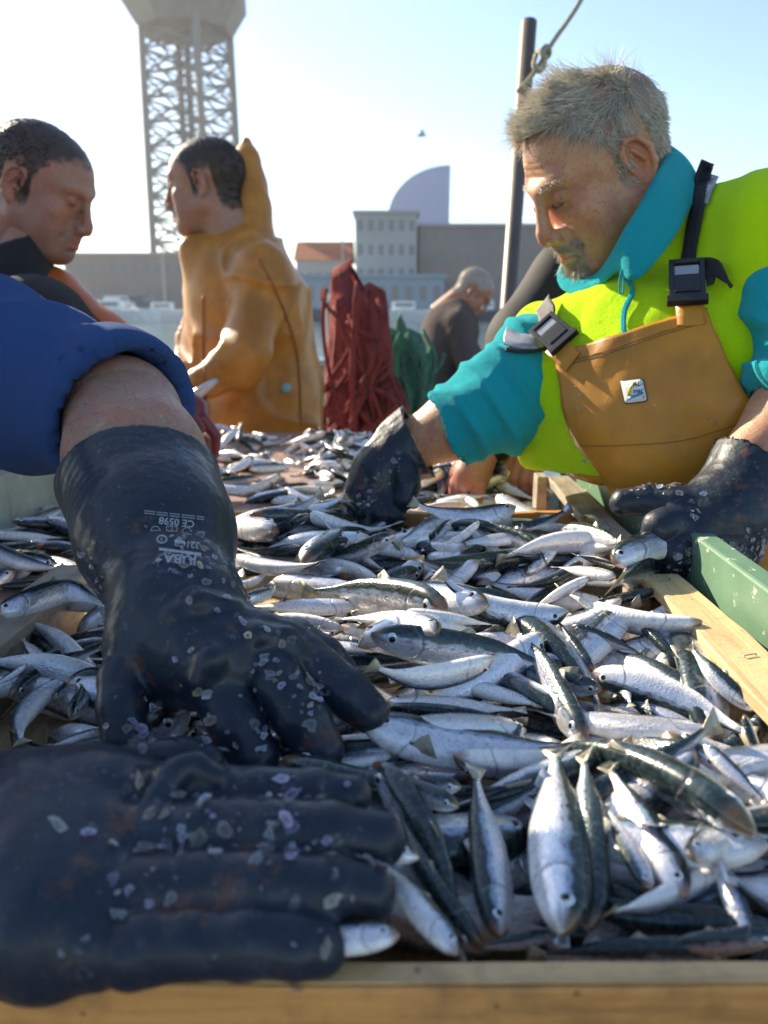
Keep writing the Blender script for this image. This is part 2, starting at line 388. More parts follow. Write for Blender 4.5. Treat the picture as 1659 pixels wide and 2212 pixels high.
# moored boats and vans on the far quay
HUL = plain('dark_hull', (.06, .08, .12), .3, scale=1)
def boat(label, px, y, L, mast, hull, seed):
    x = px_x(px, y); t = thing('moored_boat', label, 'boat', (x, y, -1.02), 'boats moored across the harbour')
    V, F = [], []; N = 9
    for i in range(N):
        u = i / (N - 1); w_ = L * .14 * (1 - (2*u - .8)**4 if u > .4 else .8 + .2 * u / .4); w_ = max(w_, .02); sh = .5 * (2*u - 1)**2
        X = x + (u - .5) * L
        V += [(X, y - w_, 0.1 + sh + L*.04), (X, y - w_ * .6, -1.1), (X, y + w_ * .6, -1.1), (X, y + w_, .1 + sh + L*.04)]
    for i in range(N - 1):
        for k in range(3): F.append((i*4+k, i*4+4+k, i*4+5+k, i*4+k+1))
        F.append((i*4+3, i*4+7, i*4+4, i*4))
    F += [(0, 1, 2, 3), ((N-1)*4+3, (N-1)*4+2, (N-1)*4+1, (N-1)*4)]
    obj('hull', V, F, hull, t, smooth=False)
    zc = .1 + L * .04; MB().box((x - L*.18, y - L*.07, zc), (x + L*.1, y + L*.07, zc + L*.11)).build('cabin', WH, t, bevel=.1)
    MB().box((x - L*.15, y - L*.072 , zc + L*.05), (x + L*.07, y + L*.072, zc + L*.085)).build('cabin_window', WIN, t)
    if mast: MB().tube([(x, y, zc), (x, y, zc + mast)], .12, 6).build('mast', STEEL, t)
boat('white motor yacht moored across the water nearest the left man', 235, 112, 13, 0, WH, 1)
boat('white yacht with a bare mast moored left of the man in yellow oilskin', 350, 120, 11, 11, WH, 2)
boat('dark hulled boat with a mast moored in front of the blue shed', 740, 124, 12, 12, HUL, 3)
boat('white boat moored behind the grey haired man in brown', 880, 118, 12, 0, WH, 4)
boat('dark low boat moored near the steel post', 1050, 121, 13, 0, HUL, 5)
def van(label, px, y, col):
    x = px_x(px, y); z = .55; t = thing('parked_van', label, 'van', (x, y, z), 'vans parked on the far quay')
    prof = [(-2.6, .4), (-2.6, 2.3), (1.0, 2.35), (1.7, 1.4), (2.5, 1.15), (2.6, .4)]; n = len(prof)
    V = [(x + a, y - 1, z + b) for a, b in prof] + [(x + a, y + 1, z + b) for a, b in prof]
    obj('body', V, [tuple(range(n))[::-1], tuple(range(n, 2*n))] + [(i, (i+1) % n, (i+1) % n + n, i + n) for i in range(n)], col, t, smooth=False)
    MB().box((x + .2, y - 1.02, z + 1.4), (x + 1.2, y - .9, z + 2.1)).build('window', WIN, t)
    for dx in (-1.6, 1.6): MB().tube([(x + dx, y - 1.03, z + .38), (x + dx, y - .75, z + .38)], .38, 12).build('wheel', HUL, t)
van('white van parked on the far quay left of the lattice tower foot', 255, 136, WH); van('dark van parked on the far quay between the two left boats', 305, 137, HUL)
# seagull
g = P(910, 294, 34); GU = plain('gull_feathers', (.5, .5, .5), .8)
gb = obj('seagull', *tube([g + (-.22, 0, 0), g + (-.1, 0, .03), g + (.08, 0, .04), g + (.2, 0, .05), g + (.26, 0, .05)], [.02, .07, .08, .05, .01], 8), GU, loc=g)
tag(gb, 'grey seagull gliding in the sky above the blue sail shaped tower', 'gull')
for s_ in (-1, 1):
    V = [g + (-.08, 0, .05), g + (.12, 0, .05), g + (.1, s_*.3, .2), g + (-.02, s_*.32, .2), g + (-.08, s_*.62, .1), g + (.0, s_*.3, .17), g + (-.1, s_*.02, .02)]
    obj('wing', V[:5], [(0, 1, 2, 3), (3, 2, 4)], GU, gb, solid=.015, smooth=False)

# ---------------------------------------------------------------- post, rope, nets, box on the boat
pa, pb = P(1143, 47, 2.2), P(1098, 660, 2.2); d = pb - pa; pc = pa + d * (pa[2] / -d[2])
po = thing('steel_post', 'slim leaning grey steel post rising behind the man in hi-vis fleece', 'post', pc)
obj('pole', *tube([pc, pa], .0225, 14), POLE, po); MB().tube([pc, pc + (0, 0, .012)], .07, 14).build('base_plate', STEEL, po)
RO = NM('rope'); RO.set(Base_Color=(.42, .38, .25), Roughness=.9); RO.bump(RO.math('SINE', RO.math('MULTIPLY', RO.noise(RO.co(), 40), 60)), .5, .004); RO = RO.m
rt = thing('rope', 'pale knotted rope tied round the steel post and running up out of view', 'rope', P(1165, 135, 2.16))
top = P(1330, -150, 2.1)
obj('line', *tube(spline([top, P(1255, 0, 2.13), P(1195, 90, 2.15), P(1165, 140, 2.16), P(1140, 175, 2.165), P(1120, 195, 2.18), P(1128, 200, 2.225)], 6), .0065, 8), RO, rt)
kn = [P(1165 + 11*math.cos(a) * (1 + .2*math.sin(3*a)), 132 + 22 * math.sin(a), 2.15 + .015*math.sin(2*a)) for a in np.linspace(0, 4*PI, 26)]
obj('knot', *tube(kn, .007, 8), RO, rt); kn = [P(1180 + 8*math.cos(a), 112 + 13 * math.sin(a), 2.15 + .012*math.sin(2*a)) for a in np.linspace(0, 3*PI, 18)]
obj('knot', *tube(kn, .006, 8), RO, rt)
def net_mat(name, a, b):
    m = NM(name); v = m.co(scale=(1, 1, .25)); f = m.noise(v, 22, 5, .7, 1.5); m.set(Base_Color=m.ramp(f, [(.32, a), (.5, b), (.62, a), (.75, b)]), Roughness=.9)
    m.bump(m.noise(m.co(scale=(1, 1, .2)), 45, 5, .7), 1.0, .03); return m.m
def pile(name, label, px0, px1, top, Z, mat, seed, cat='fishing net'):
    a, b = P(px0, top, Z), P(px1, top, Z); c = (a + b) / 2; rx = (b[0] - a[0]) / 2; h = a[2]
    V, F = [], []; nu, nv = 96, 40
    for j in range(nv):
        z = j / (nv - 1)
        for i in range(nu):
            an = 2*PI*i/nu; p = np.array([math.cos(an), math.sin(an) * .7, z * 2]); k = 1 + .13 * snoise(p[None] * 1.0, 4.5, seed, 3)[0] + .03 * math.sin(an * 23 + 3 * z)
            r = rx * (1.06 - .25 * z**3) * k if j < nv - 1 else rx * .3
            V.append((c[0] + r * math.cos(an), c[1] + rx * .8 + r * .9 * math.sin(an), h * z * (1 + .10 * snoise(np.array([[math.cos(an), math.sin(an), 0]]), 3.2, seed + 1)[0])))
    for j in range(nv - 1):
        for i in range(nu): F.append((j*nu+i, j*nu+(i+1) % nu, (j+1)*nu+(i+1) % nu, (j+1)*nu+i))
    F.append(tuple((nv-1)*nu+i for i in range(nu)))
    t = thing(name, label, cat, (c[0], c[1] + rx * .8, 0)); obj('net_heap', V, F, mat, t)
    for k in range(34):
        x = c[0] + rx * random.uniform(-.95, .95); y = c[1] + rx * (.8 - .95 * math.sqrt(max(0, 1 - ((x - c[0]) / rx)**2 * .9))); z0 = h * random.uniform(.45, 1.06); dz = random.uniform(.25, .7) * h; w_ = random.uniform(.03, .12); f_ = random.uniform(2, 7); pts = [(x + w_*math.sin(q*f_+k), y - .02 - .05 * math.sin(q*3.1) * random.uniform(.8, 1.2), z0 + .05 * math.sin(q * PI) - dz * q) for q in np.linspace(0, 1, 12)]
        obj('loose_rope', *tube(pts, random.uniform(.006, .016), 6), mat, t)
    fl = bpy.data.objects
    return t
RED = net_mat('red_net', (.10, .025, .03), (.34, .06, .045)); GRN = net_mat('green_net', (.03, .10, .06), (.10, .27, .17))
pile('red_net_pile', 'heap of dark red fishing net beside the man in yellow oilskin', 700, 850, 650, 3.1, RED, 1)
pile('green_net_pile', 'heap of green fishing net between the red nets and the man in brown', 795, 935, 735, 3.6, GRN, 2)
a, b = P(702, 636, 3.9), P(805, 636, 3.9)
cb = thing('deck_locker', 'pale grey box standing behind the red fishing nets', 'locker', ((a[0]+b[0])/2, a[1] + .2, 0))
MB().box((a[0], a[1], 0), (b[0], a[1] + .45, a[2] - .04)).build('body', CONC, cb, bevel=.02); MB().box((a[0] - .02, a[1] - .02, a[2] - .038), (b[0] + .02, a[1] + .47, a[2])).build('lid', WH, cb, bevel=.01)
for k, (px, py) in enumerate(()):
    c = P(px, py, 2.98); pts = [(c[0], c[1], c[2] + z) for z in (-.03, -.02, 0, .02, .03)]
    tag(obj('net_float', *tube(pts, [.006, .02, .025, .02, .006], 10), plain('float_%d' % k, [(.4, .4, .42), (.5, .3, .12), (.5, .5, .48)][k], .5), loc=c), ['grey float on top of the red net heap', 'orange brown float at the right edge of the red nets', 'whitish float below the orange brown float'][k], 'float')

# ---------------------------------------------------------------- sorting table and crates
tb = thing('sorting_table', 'long wet plywood sorting table with green painted side boards', 'table', (-.13, 1.2, 0))
MB().box((-.60, .12, .895), (.321, 2.24, .92)).build('table_top', PLY, tb)
MB().box((.322, .10, .80), (.346, 1.38, 1.05)).build('side_board', GREEN, tb, bevel=.003); MB().box((-.626, .5, .80), (-.601, 1.62, 1.022)).build('side_board', PALE, tb, bevel=.003)
for x in (-.56, .29):
    for y in (.2, 2.15): MB().box((x - .03, y - .03, 0), (x + .03, y + .03, .894)).build('leg', STEEL, tb)
yF = PZ(830, 2128, 1.0)[1]; yB = PZ(830, 2082, 1.0)[1]
c1 = thing('fish_crate', 'near wooden crate heaped with big sardines, front board at the bottom', 'crate', (-.02, .55, .925), 'wooden fish crates on the table')
def plank(lo, hi, name, mat, par, n=14, warp=.0012):
    """a board with slightly wavering sawn edges"""
    lo, hi = np.array(lo, float), np.array(hi, float); ax = int(np.argmax(hi - lo)); o = [i for i in range(3) if i != ax]; V, F = [], []
    sd_ = RNG.uniform(0, 50)
    for i in range(n + 1):
        t = i / n
        for a, b in ((0, 0), (1, 0), (1, 1), (0, 1)):
            p = np.zeros(3); p[ax] = lo[ax] + t * (hi - lo)[ax]; p[o[0]] = (lo, hi)[a][o[0]]; p[o[1]] = (lo, hi)[b][o[1]]
            p[o[0]] += warp * math.sin(t * 9 + sd_ + a * 2) + RNG.normal(0, warp * .25); p[o[1]] += warp * math.sin(t * 7 + sd_ * 2 + b) + RNG.normal(0, warp * .25); V.append(p)
    sg = 1 if (ax in (0, 2)) else -1
    for i in range(n):
        for k in range(4):
            f = (i*4+k, i*4+(k+1) % 4, i*4+4+(k+1) % 4, i*4+4+k); F.append(f if sg > 0 else f[::-1])
    F += [(0, 3, 2, 1), (n*4, n*4+1, n*4+2, n*4+3)] if sg > 0 else [(0, 1, 2, 3), (n*4, n*4+3, n*4+2, n*4+1)]
    return obj(name, V, F, mat, par, smooth=False, bevel=.0015)
plank((-.37, yF, .926), (.36, yB, 1.0), 'front_board', W_X, c1); plank((-.37, yF + .0006, 1.0003), (.36, yB - .0006, 1.0018), 'rim_strip', W_T, c1, 40, .0005); plank((-.335, yF + .02, .926), (.285, .78, .934), 'base_board', W_Y, c1)
plank((.266, .33, 1.0), (.308, .76, 1.011), 'top_slat', W_Y, c1); plank((.292, .30, .936), (.304, .78, .998), 'side_board', W_Y, c1)
plank((-.372, .36, .985), (-.328, .83, .997), 'top_slat', W_G, c1); plank((-.345, .32, .936), (-.333, .80, .984), 'side_board', W_G, c1)
for x, y in ((.255, .745), (.268, .31), (-.33, .31)): plank((x, y, .937), (x + .022, y + .03, .998), 'corner_post', W_G, c1, 3)
c2 = thing('fish_crate', 'second wooden crate behind the near one, with an upright post at its back left corner', 'crate', (.03, .95, .925), 'wooden fish crates on the table')
y2 = PZ(560, 1108, 1.0)[1]
plank((-.235, y2, .926), (.29, y2 + .014, 1.0), 'back_board', W_X, c2); plank((-.24, y2 - .03, .93), (-.215, y2 - .002, 1.035), 'corner_post', W_Y, c2, 3)
plank((.262, .80, 1.0), (.300, 1.22, 1.013), 'top_slat', W_G, c2); plank((.245, 1.2, .93), (.262, 1.235, 1.016), 'corner_post', W_G, c2, 3); plank((.292, .81, .93), (.304, 1.2, .998), 'side_board', W_G, c2)
plank((-.23, .81, .926), (.29, y2 - .035, .934), 'base_board', W_Y, c2); plank((-.242, .81, .936), (-.23, y2 - .03, .99), 'side_board', W_Y, c2)
def staple(p, a):
    d = np.array([math.cos(a), math.sin(a), 0]) * .006; p = np.array(p)
    return tube([p - d - (0,0,.004), p - d + (0,0,.0015), p + d + (0,0,.0015), p + d - (0,0,.004)], .0006, 5)
for p, a in (((.285, .735, 1.0115), .5), ((.29, .56, 1.0115), .3), ((.282, .82, 1.0135), .2)): obj('staple', *staple(p, a), STEEL, c1 if p[1] < .8 else c2)
# ---------------------------------------------------------------- sardines
fm = NM('sardine_skin'); uv = fm.n('UVMap', uv_map='uv'); sp = fm.n('SeparateXYZ'); fm.l(uv.outputs[0], sp.inputs[0]); U, Vv = sp.outputs[0], sp.outputs[1]
oi = fm.n('ObjectInfo'); rnd = oi.outputs['Random']
at = fm.n('Combine' + 'XYZ'); fm.l(U, at.inputs[0]); fm.l(Vv, at.inputs[1]); fm.l(fm.math('MULTIPLY', rnd, 40), at.inputs[2]); uvw = at.outputs[0]
mp = fm.n('Mapping'); fm.l(uvw, mp.inputs[0]); mp.inputs[3].default_value = (14, 3, 1); nz = fm.noise(mp.outputs[0], 1.0, 4, .6)
mp2 = fm.n('Mapping'); fm.l(uvw, mp2.inputs[0]); mp2.inputs[3].default_value = (70, 22, 1); mp3 = fm.n('Mapping'); fm.l(uvw, mp3.inputs[0]); mp3.inputs[3].default_value = (9, 2.5, 1.7); sc = fm.voro(mp2.outputs[0], 1.0); scl = fm.voro(mp2.outputs[0], 1.0, 'F1', 1, .6)
edge = fm.math('ADD', Vv, fm.math('MULTIPLY', fm.math('SUBTRACT', nz, .5), .34))
back = fm.sstep(edge, .66, .76); band = fm.math('MULTIPLY', fm.sstep(edge, .55, .66), fm.math('SUBTRACT', 1.0, fm.sstep(edge, .68, .80)))
sil = fm.mix(nz, (.66, .67, .72), (.92, .91, .92)); sil = fm.mix(fm.math('MULTIPLY', rnd, .5), sil, (.74, .66, .66))
sil = fm.mix(fm.sstep(Vv, .30, .06), sil, (.86, .82, .78))
hue = fm.ramp(nz, [(.3, (.10, .34, .38)), (.5, (.16, .26, .44)), (.65, (.34, .30, .46)), (.8, (.36, .40, .22))])
dark = fm.mix(nz, (.004, .010, .012), (.022, .036, .038)); dark = fm.mix(fm.math('MULTIPLY', fm.sstep(scl, .45, .9), .35), dark, (.09, .15, .15))
sil = fm.mix(fm.math('MULTIPLY', fm.sstep(scl, .62, .95), .5), sil, (.98, .97, .95)); sil = fm.mix(fm.math('MULTIPLY', fm.sstep(scl, .35, .08), .45), sil, (.34, .38, .46)); mott = fm.noise(mp3.outputs[0], 1.0, 5, .7); sil = fm.mix(fm.math('MULTIPLY', fm.sstep(mott, .54, .70), .6), sil, (.40, .42, .50))  # palest scale cells are glints painted into the flank colour
c = fm.mix(fm.math('MULTIPLY', band, .75), sil, hue); c = fm.mix(back, c, dark)
spot = fm.math('MULTIPLY', fm.math('LESS_THAN', fm.math('ABSOLUTE', fm.math('SUBTRACT', Vv, .62)), .022), fm.math('GREATER_THAN', fm.math('SINE', fm.math('MULTIPLY', U, 85)), .55))
c = fm.mix(fm.math('MULTIPLY', spot, .55), c, (.03, .05, .06))
gu = fm.math('ADD', U, fm.math('MULTIPLY', fm.math('POWER', fm.math('SUBTRACT', Vv, .5), 2.0), .22))
gill = fm.sstep(fm.math('ABSOLUTE', fm.math('SUBTRACT', gu, .235)), .012, .001); gill2 = fm.sstep(fm.math('ABSOLUTE', fm.math('SUBTRACT', gu, .185)), .007, .002)
c = fm.mix(fm.math('MULTIPLY', fm.math('ADD', gill, fm.math('MULTIPLY', gill2, .4), 0, True), .45), c, (.16, .14, .14))
c = fm.mix(fm.math('MULTIPLY', fm.sstep(U, .075, .015), fm.math('ADD', .4, fm.math('MULTIPLY', rnd, .5))), c, fm.mix(rnd, (.40, .22, .06), (.34, .16, .10)))
mouth = fm.math('MULTIPLY', fm.math('LESS_THAN', U, .085), fm.sstep(fm.math('ABSOLUTE', fm.math('SUBTRACT', Vv, .46)), .02, .006)); c = fm.mix(fm.math('MULTIPLY', mouth, .8), c, (.05, .03, .02))
c = fm.mix(fm.math('MULTIPLY', fm.sstep(nz, .66, .72), fm.math('MULTIPLY', fm.math('GREATER_THAN', rnd, .75), .4)), c, (.35, .08, .07))
inb = fm.sstep(U, .25, .29); dark_s = fm.math('MULTIPLY', back, .55)
fm.set(Base_Color=c, Metallic=fm.math('SUBTRACT', fm.math('MULTIPLY', fm.sstep(Vv, .05, .35), .62), fm.math('MULTIPLY', back, .35)), Roughness=fm.math('ADD', .16, fm.math('MULTIPLY', nz, .26)), Coat_Weight=.6, Coat_Roughness=.08)
hgt = fm.math('ADD', fm.math('MULTIPLY', fm.math('MULTIPLY', sc, inb), .45), fm.math('MULTIPLY', nz, .5))
fm.bump(fm.math('SUBTRACT', hgt, fm.math('MULTIPLY', gill, .8)), .45, .0014); FISH = fm.m
e = NM('eye_silver'); e.set(Base_Color=(.72, .72, .70), Roughness=.15, Coat_Weight=1.0, Metallic=.2); EYE = e.m
e = NM('eye_pupil'); e.set(Base_Color=(.008, .008, .01), Roughness=.06); PUP = e.m
e = NM('fin'); nzf = e.noise(e.co(scale=(1, 14, 1)), 30, 3); e.set(Base_Color=e.mix(nzf, (.40, .34, .20), (.62, .58, .46)), Roughness=.35, Alpha=.9, Transmission_Weight=.25); e.bump(nzf, .4, .001); FIN = e.m

NR, NS = 30, 18
def prof(u):
    us = [0, .02, .06, .12, .2, .3, .42, .55, .68, .8, .9, 1.0]
    hh = [.011, .032, .060, .085, .102, .110, .112, .107, .091, .060, .034, .022]
    ww = [.009, .026, .045, .058, .066, .070, .070, .066, .053, .032, .015, .007]
    zc = [-.008, -.006, -.003, 0, -.002, -.004, -.006, -.005, -.002, .001, .002, .002]
    return np.interp(u, us, hh), np.interp(u, us, ww), np.interp(u, us, zc)
def bendf(u, b):
    """sideways and up/down bend of the spine: b = (side, sideS, up, upS)"""
    q = u - .45
    return b[0]*q*q + b[1]*q**3, b[2]*q*q + b[3]*q**3
def frame(u, path, b):
    if path is None:
        y, z = bendf(u, b); y2_, z2 = bendf(u + .01, b); t = np.array([-.01, y2_ - y, z2 - z]); t /= np.linalg.norm(t)
        p = np.array([.5 - u, y, z])
        d = np.array([0, 0, 1.0]); d -= t * (d @ t); d /= np.linalg.norm(d); return p, t, d, np.cross(d, -t)
    n = len(path) - 1; f = min(max(u, 0), .9999) * n; i = int(f); p = path[i] + (path[i+1] - path[i]) * (f - i)
    t = path[min(i+2, n)] - path[max(i-1, 0)]; t /= np.linalg.norm(t); return p, t, None, None
def fish_geo(b=(0, 0, 0, 0), path=None, dors=None, L=1.0, fat=1.0, nr=NR, ns=NS):
    """returns body, uv, tail, eyes, pectoral geometry in the fish's own frame (head +X, back +Z)"""
    V, UV, F = [], [], []
    def fr(u):
        p, t, d, s = frame(u, path, b)
        if d is None:
            d = dors - t * (dors @ t); d /= np.linalg.norm(d); s = np.cross(d, -t)
        return p, t, d, s
    us = np.concatenate([[0], np.linspace(.015, 1, nr - 1)**1.15]) * .93
    for u in us:
        p, t, d, s = fr(u); h, w_, zc = prof(u / .93); h *= L * fat; w_ *= L * fat; zc *= L
        for k in range(ns):
            a = 2*PI*k/ns; cz, sy = math.cos(a), math.sin(a)
            pw = .92 if cz < 0 else 1.0
            V.append(p + d * (zc + h * cz) + s * w_ * math.copysign(abs(sy)**pw, sy)); UV.append((u, .5 + .5 * cz))
    for i in range(nr - 1):
        for k in range(ns): F.append((i*ns+k, i*ns+(k+1) % ns, (i+1)*ns+(k+1) % ns, (i+1)*ns+k))
    F.append(tuple(range(ns))[::-1]); F.append(tuple((nr-1)*ns+k for k in range(ns)))
    # forked tail
    p0, t, d, s = fr(.905); TV, TF = [], []
    out = [(-.01, .016), (.03, .024), (.08, .052), (.125, .07), (.095, .036), (.06, .008), (.055, 0), (.06, -.008), (.095, -.036), (.125, -.07), (.08, -.052), (.03, -.024), (-.01, -.016)]
    for o in (.0022, -.0022):
        for x, z in out: TV.append(p0 + (t * x + d * z * 1.0) * L + s * (o * (1 - x * 4) + .12 * x * abs(z) * 3) * L)
    n = len(out)
    for i in range(6):
        j = n - 1 - i
        if i < 5 or True:
            q = (i, i+1, j-1, j) if j - 1 > i + 1 else (i, i+1, j)
            if len(set(q)) >= 3: TF.append(q); TF.append(tuple(x + n for x in q[::-1]))
    TF += [(i, i + n, (i+1) % n + n, (i+1) % n) for i in range(n)]
    eyes = []
    for sg in (1, -1):
        p, t, d, s = fr(.095); h, w_, zc = prof(.095 / .93); c_ = p + d * (.012 * L) + s * sg * w_ * .80 * L * fat
        eyes.append((c_, s * sg, t, d))
    # dorsal and pectoral fin
    FV, FF = [], []
    for (u0, du, hh) in ((.42, .09, .04),):
        p, t, d, s = fr(u0); h, w_, zc = prof(u0 / .93)
        for o in (.0015, -.0015): FV += [p + d * (h*fat*.95) * L + s*o*L, p + d * (h*fat*.95 + hh*.8) * L + t * .05 * L + s*(o+.01)*L, p + d * (h*fat*.9 + hh*.3) * L + t * du * L + s*o*L, p + d * (h*fat*.85) * L + t * du * L + s*o*L]
        FF += [(0, 1, 2, 3), (7, 6, 5, 4), (0, 4, 5, 1), (1, 5, 6, 2), (2, 6, 7, 3)]
    return (np.array(V), F, UV), (np.array(TV), TF), eyes, (np.array(FV), FF)
def eye_geo(c_, n_, t, d, r, lens=.45, seg=14):
    V, F = [], []
    for j, (rr, hh) in enumerate(((1, 0), (.93, .35), (.6, .75), (.0, .95))):
        for k in range(seg if rr > 0 else 1):
            a = 2*PI*k/seg; V.append(c_ + (t * math.cos(a) + d * math.sin(a)) * rr * r + n_ * hh * r * lens)
    for j in range(2):
        for k in range(seg): F.append((j*seg+k, j*seg+(k+1) % seg, (j+1)*seg+(k+1) % seg, (j+1)*seg+k))
    F += [(2*seg+k, 2*seg+(k+1) % seg, 3*seg) for k in range(seg)]
    return V, F
def uvset(me, UV):
    ul = me.uv_layers.new(name='uv'); vi = np.zeros(len(me.loops), np.int32); me.loops.foreach_get('vertex_index', vi)
    ul.data.foreach_set('uv', np.asarray(UV, np.float32)[vi].ravel())
def mk(name, V, F, mat):
    o = bpy.data.objects.new(name, mesh(name, V, F)); o.data.materials.append(mat); return o
def make_fish(b=(0, 0, 0, 0), path=None, dors=None, L=1.0, fat=1.0, detail=True):
    (V, F, UV), tail, eyes, fin = fish_geo(b, path, dors, L, fat)
    r = mk('sardine', V, F, FISH); uvset(r.data, UV); kids = [(mk('tail_fin', *tail, FIN), None), (mk('dorsal_fin', *fin, FIN), None)]
    if detail:
        for c_, n_, t, d in eyes:
            ey = mk('eye', *eye_geo(c_, n_, t, d, .031 * L), EYE); pu = mk('pupil', *eye_geo(c_ + n_ * .0103 * L, n_, t, d, .0165 * L, .42), PUP); kids.append((ey, pu))
    return r, kids
def link_fish(r, kids, label, group=None):
    COL.objects.link(r); tag(r, label, 'fish', group)
    for k, s_ in kids:
        COL.objects.link(k); k.parent = r
        if s_: COL.objects.link(s_); s_.parent = k
    return r
def copy_fish(proto):
    r, kids = proto; return r.copy(), [(k.copy(), s_.copy() if s_ else None) for k, s_ in kids]
BENDS = [(0, 0, 0, 0), (.35, 0, .05, 0), (-.35, 0, 0, 0), (.1, 0, .3, 0), (0, 0, -.35, 0), (.15, .9, 0, 0), (-.2, -.7, .15, 0), (.5, .3, -.1, 0), (-.55, .2, .1, .3), (0, .4, .45, .4), (0, 0, -.6, 0), (.1, 0, .65, 0)]
PROTO = [make_fish(b, fat=f) for b, f in zip(BENDS, (1, 1.05, .95, 1, 1.08, .9, .95, .9, 1, .92, 1, 1))]

# --- the heap: a height field that every fish is laid upon
GX0, GY0, GC = -.75, .15, .005; GNX, GNY = 240, 460
HM = np.full((GNX, GNY), .921)
gx = GX0 + GC * np.arange(GNX); gy = GY0 + GC * np.arange(GNY); GXX, GYY = np.meshgrid(gx, gy, indexing='ij')
HM[(GXX > -.34) & (GXX < .29) & (GYY < .79)] = .945; HM[(GXX > -.23) & (GXX < .29) & (GYY >= .79) & (GYY < y2 - .004)] = .972
HM[(GXX > .262) & (GXX < .31) & (GYY < 1.22) & (GYY > .32)] = 1.012; HM[(GXX < -.328) & (GXX > -.372) & (GYY < .84)] = .997
HM[(GYY > y2 - .004) & (GYY < y2 + .016) & (GXX > -.24) & (GXX < .29)] = 1.0
def hgt_at(x, y):
    i = np.clip(((np.asarray(x) - GX0) / GC).round().astype(int), 0, GNX-1); j = np.clip(((np.asarray(y) - GY0) / GC).round().astype(int), 0, GNY-1); return HM[i, j]
US = np.linspace(.04, .93, 13)
def rest(head, tail, roll, L, fat=1.0, pct=62, sink=.003):
    """let a straight fish settle on the field; returns new head and tail points"""
    h2, t2 = np.array(head[:2]), np.array(tail[:2]); hh, ww, _ = prof(US); cr, sr = abs(math.cos(roll)), abs(math.sin(roll))
    T = np.sqrt((hh*cr)**2 + (ww*sr)**2) * L * fat; Wd = np.sqrt((hh*sr)**2 + (ww*cr)**2) * L * fat
    dr = (t2 - h2); dr /= np.linalg.norm(dr) + 1e-9; nn = np.array([-dr[1], dr[0]]); need = []
    for i, u in enumerate(US):
        p = h2 + (t2 - h2) * u; need.append(max(hgt_at(*(p + nn * Wd[i] * k)) for k in (-.5, 0, .5)) + T[i])
    need = np.array(need); A = np.stack([np.ones_like(US), US], 1); co = np.linalg.lstsq(A, need, rcond=None)[0]
    lim = .38 * L; co[1] = np.clip(co[1], -lim, lim); co[0] = np.percentile(need - co[1] * US, pct) - sink
    return np.array([*h2, co[0]]), np.array([*t2, co[0] + co[1]])
def stamp(pts, T, Wd):
    pts = np.asarray(pts); lo = pts[:, :2].min(0) - Wd.max(); hi = pts[:, :2].max(0) + Wd.max()
    i0, j0 = max(int((lo[0]-GX0)/GC), 0), max(int((lo[1]-GY0)/GC), 0); i1, j1 = min(int((hi[0]-GX0)/GC)+2, GNX), min(int((hi[1]-GY0)/GC)+2, GNY)
    X, Y = GXX[i0:i1, j0:j1], GYY[i0:i1, j0:j1]; H = HM[i0:i1, j0:j1]
    for p, t_, w_ in zip(pts, T, Wd):
        q = 1 - ((X-p[0])**2 + (Y-p[1])**2) / max(w_, GC)**2
        np.maximum(H, np.where(q > 0, p[2] + t_ * np.sqrt(np.maximum(q, 0)), 0), out=H)
def basis(head, tail, roll):
    x = head - tail; L = np.linalg.norm(x); x = x / L; n = np.array([0, 0, 1.0]); n -= x * (n @ x); n /= np.linalg.norm(n); s_ = np.cross(n, x)
    z = math.cos(roll) * n + math.sin(roll) * s_; y = np.cross(z, x); M = np.eye(4); M[:3, 0], M[:3, 1], M[:3, 2] = x * L, y * L, z * L; M[:3, 3] = (head + tail) / 2
    return Matrix(M.tolist()), L, z
FISHES = []
def lay(head, tail, roll, variant=None, label='', group=None, fat=1.0, settle=True, pct=62, sink=.003, link=True):
    roll = math.radians(roll); L = np.linalg.norm(np.array(head) - np.array(tail))
    if settle: head, tail = rest(head, tail, roll, L, fat, pct, sink)
    M, L, z = basis(np.array(head), np.array(tail), roll); v_ = variant if variant is not None else random.randrange(len(PROTO))
    hh, ww, _ = prof(US); cr, sr = abs(math.cos(roll)), abs(math.sin(roll))
    stamp(np.array(head) + np.outer(US, np.array(tail) - head), np.sqrt((hh*cr)**2 + (ww*sr)**2) * L * fat, np.sqrt((hh*sr)**2 + (ww*cr)**2) * L * fat)
    if not link: return M, v_
    r, kids = copy_fish(PROTO[v_]); r.matrix_world = M; link_fish(r, kids, label, group); FISHES.append(r); return r
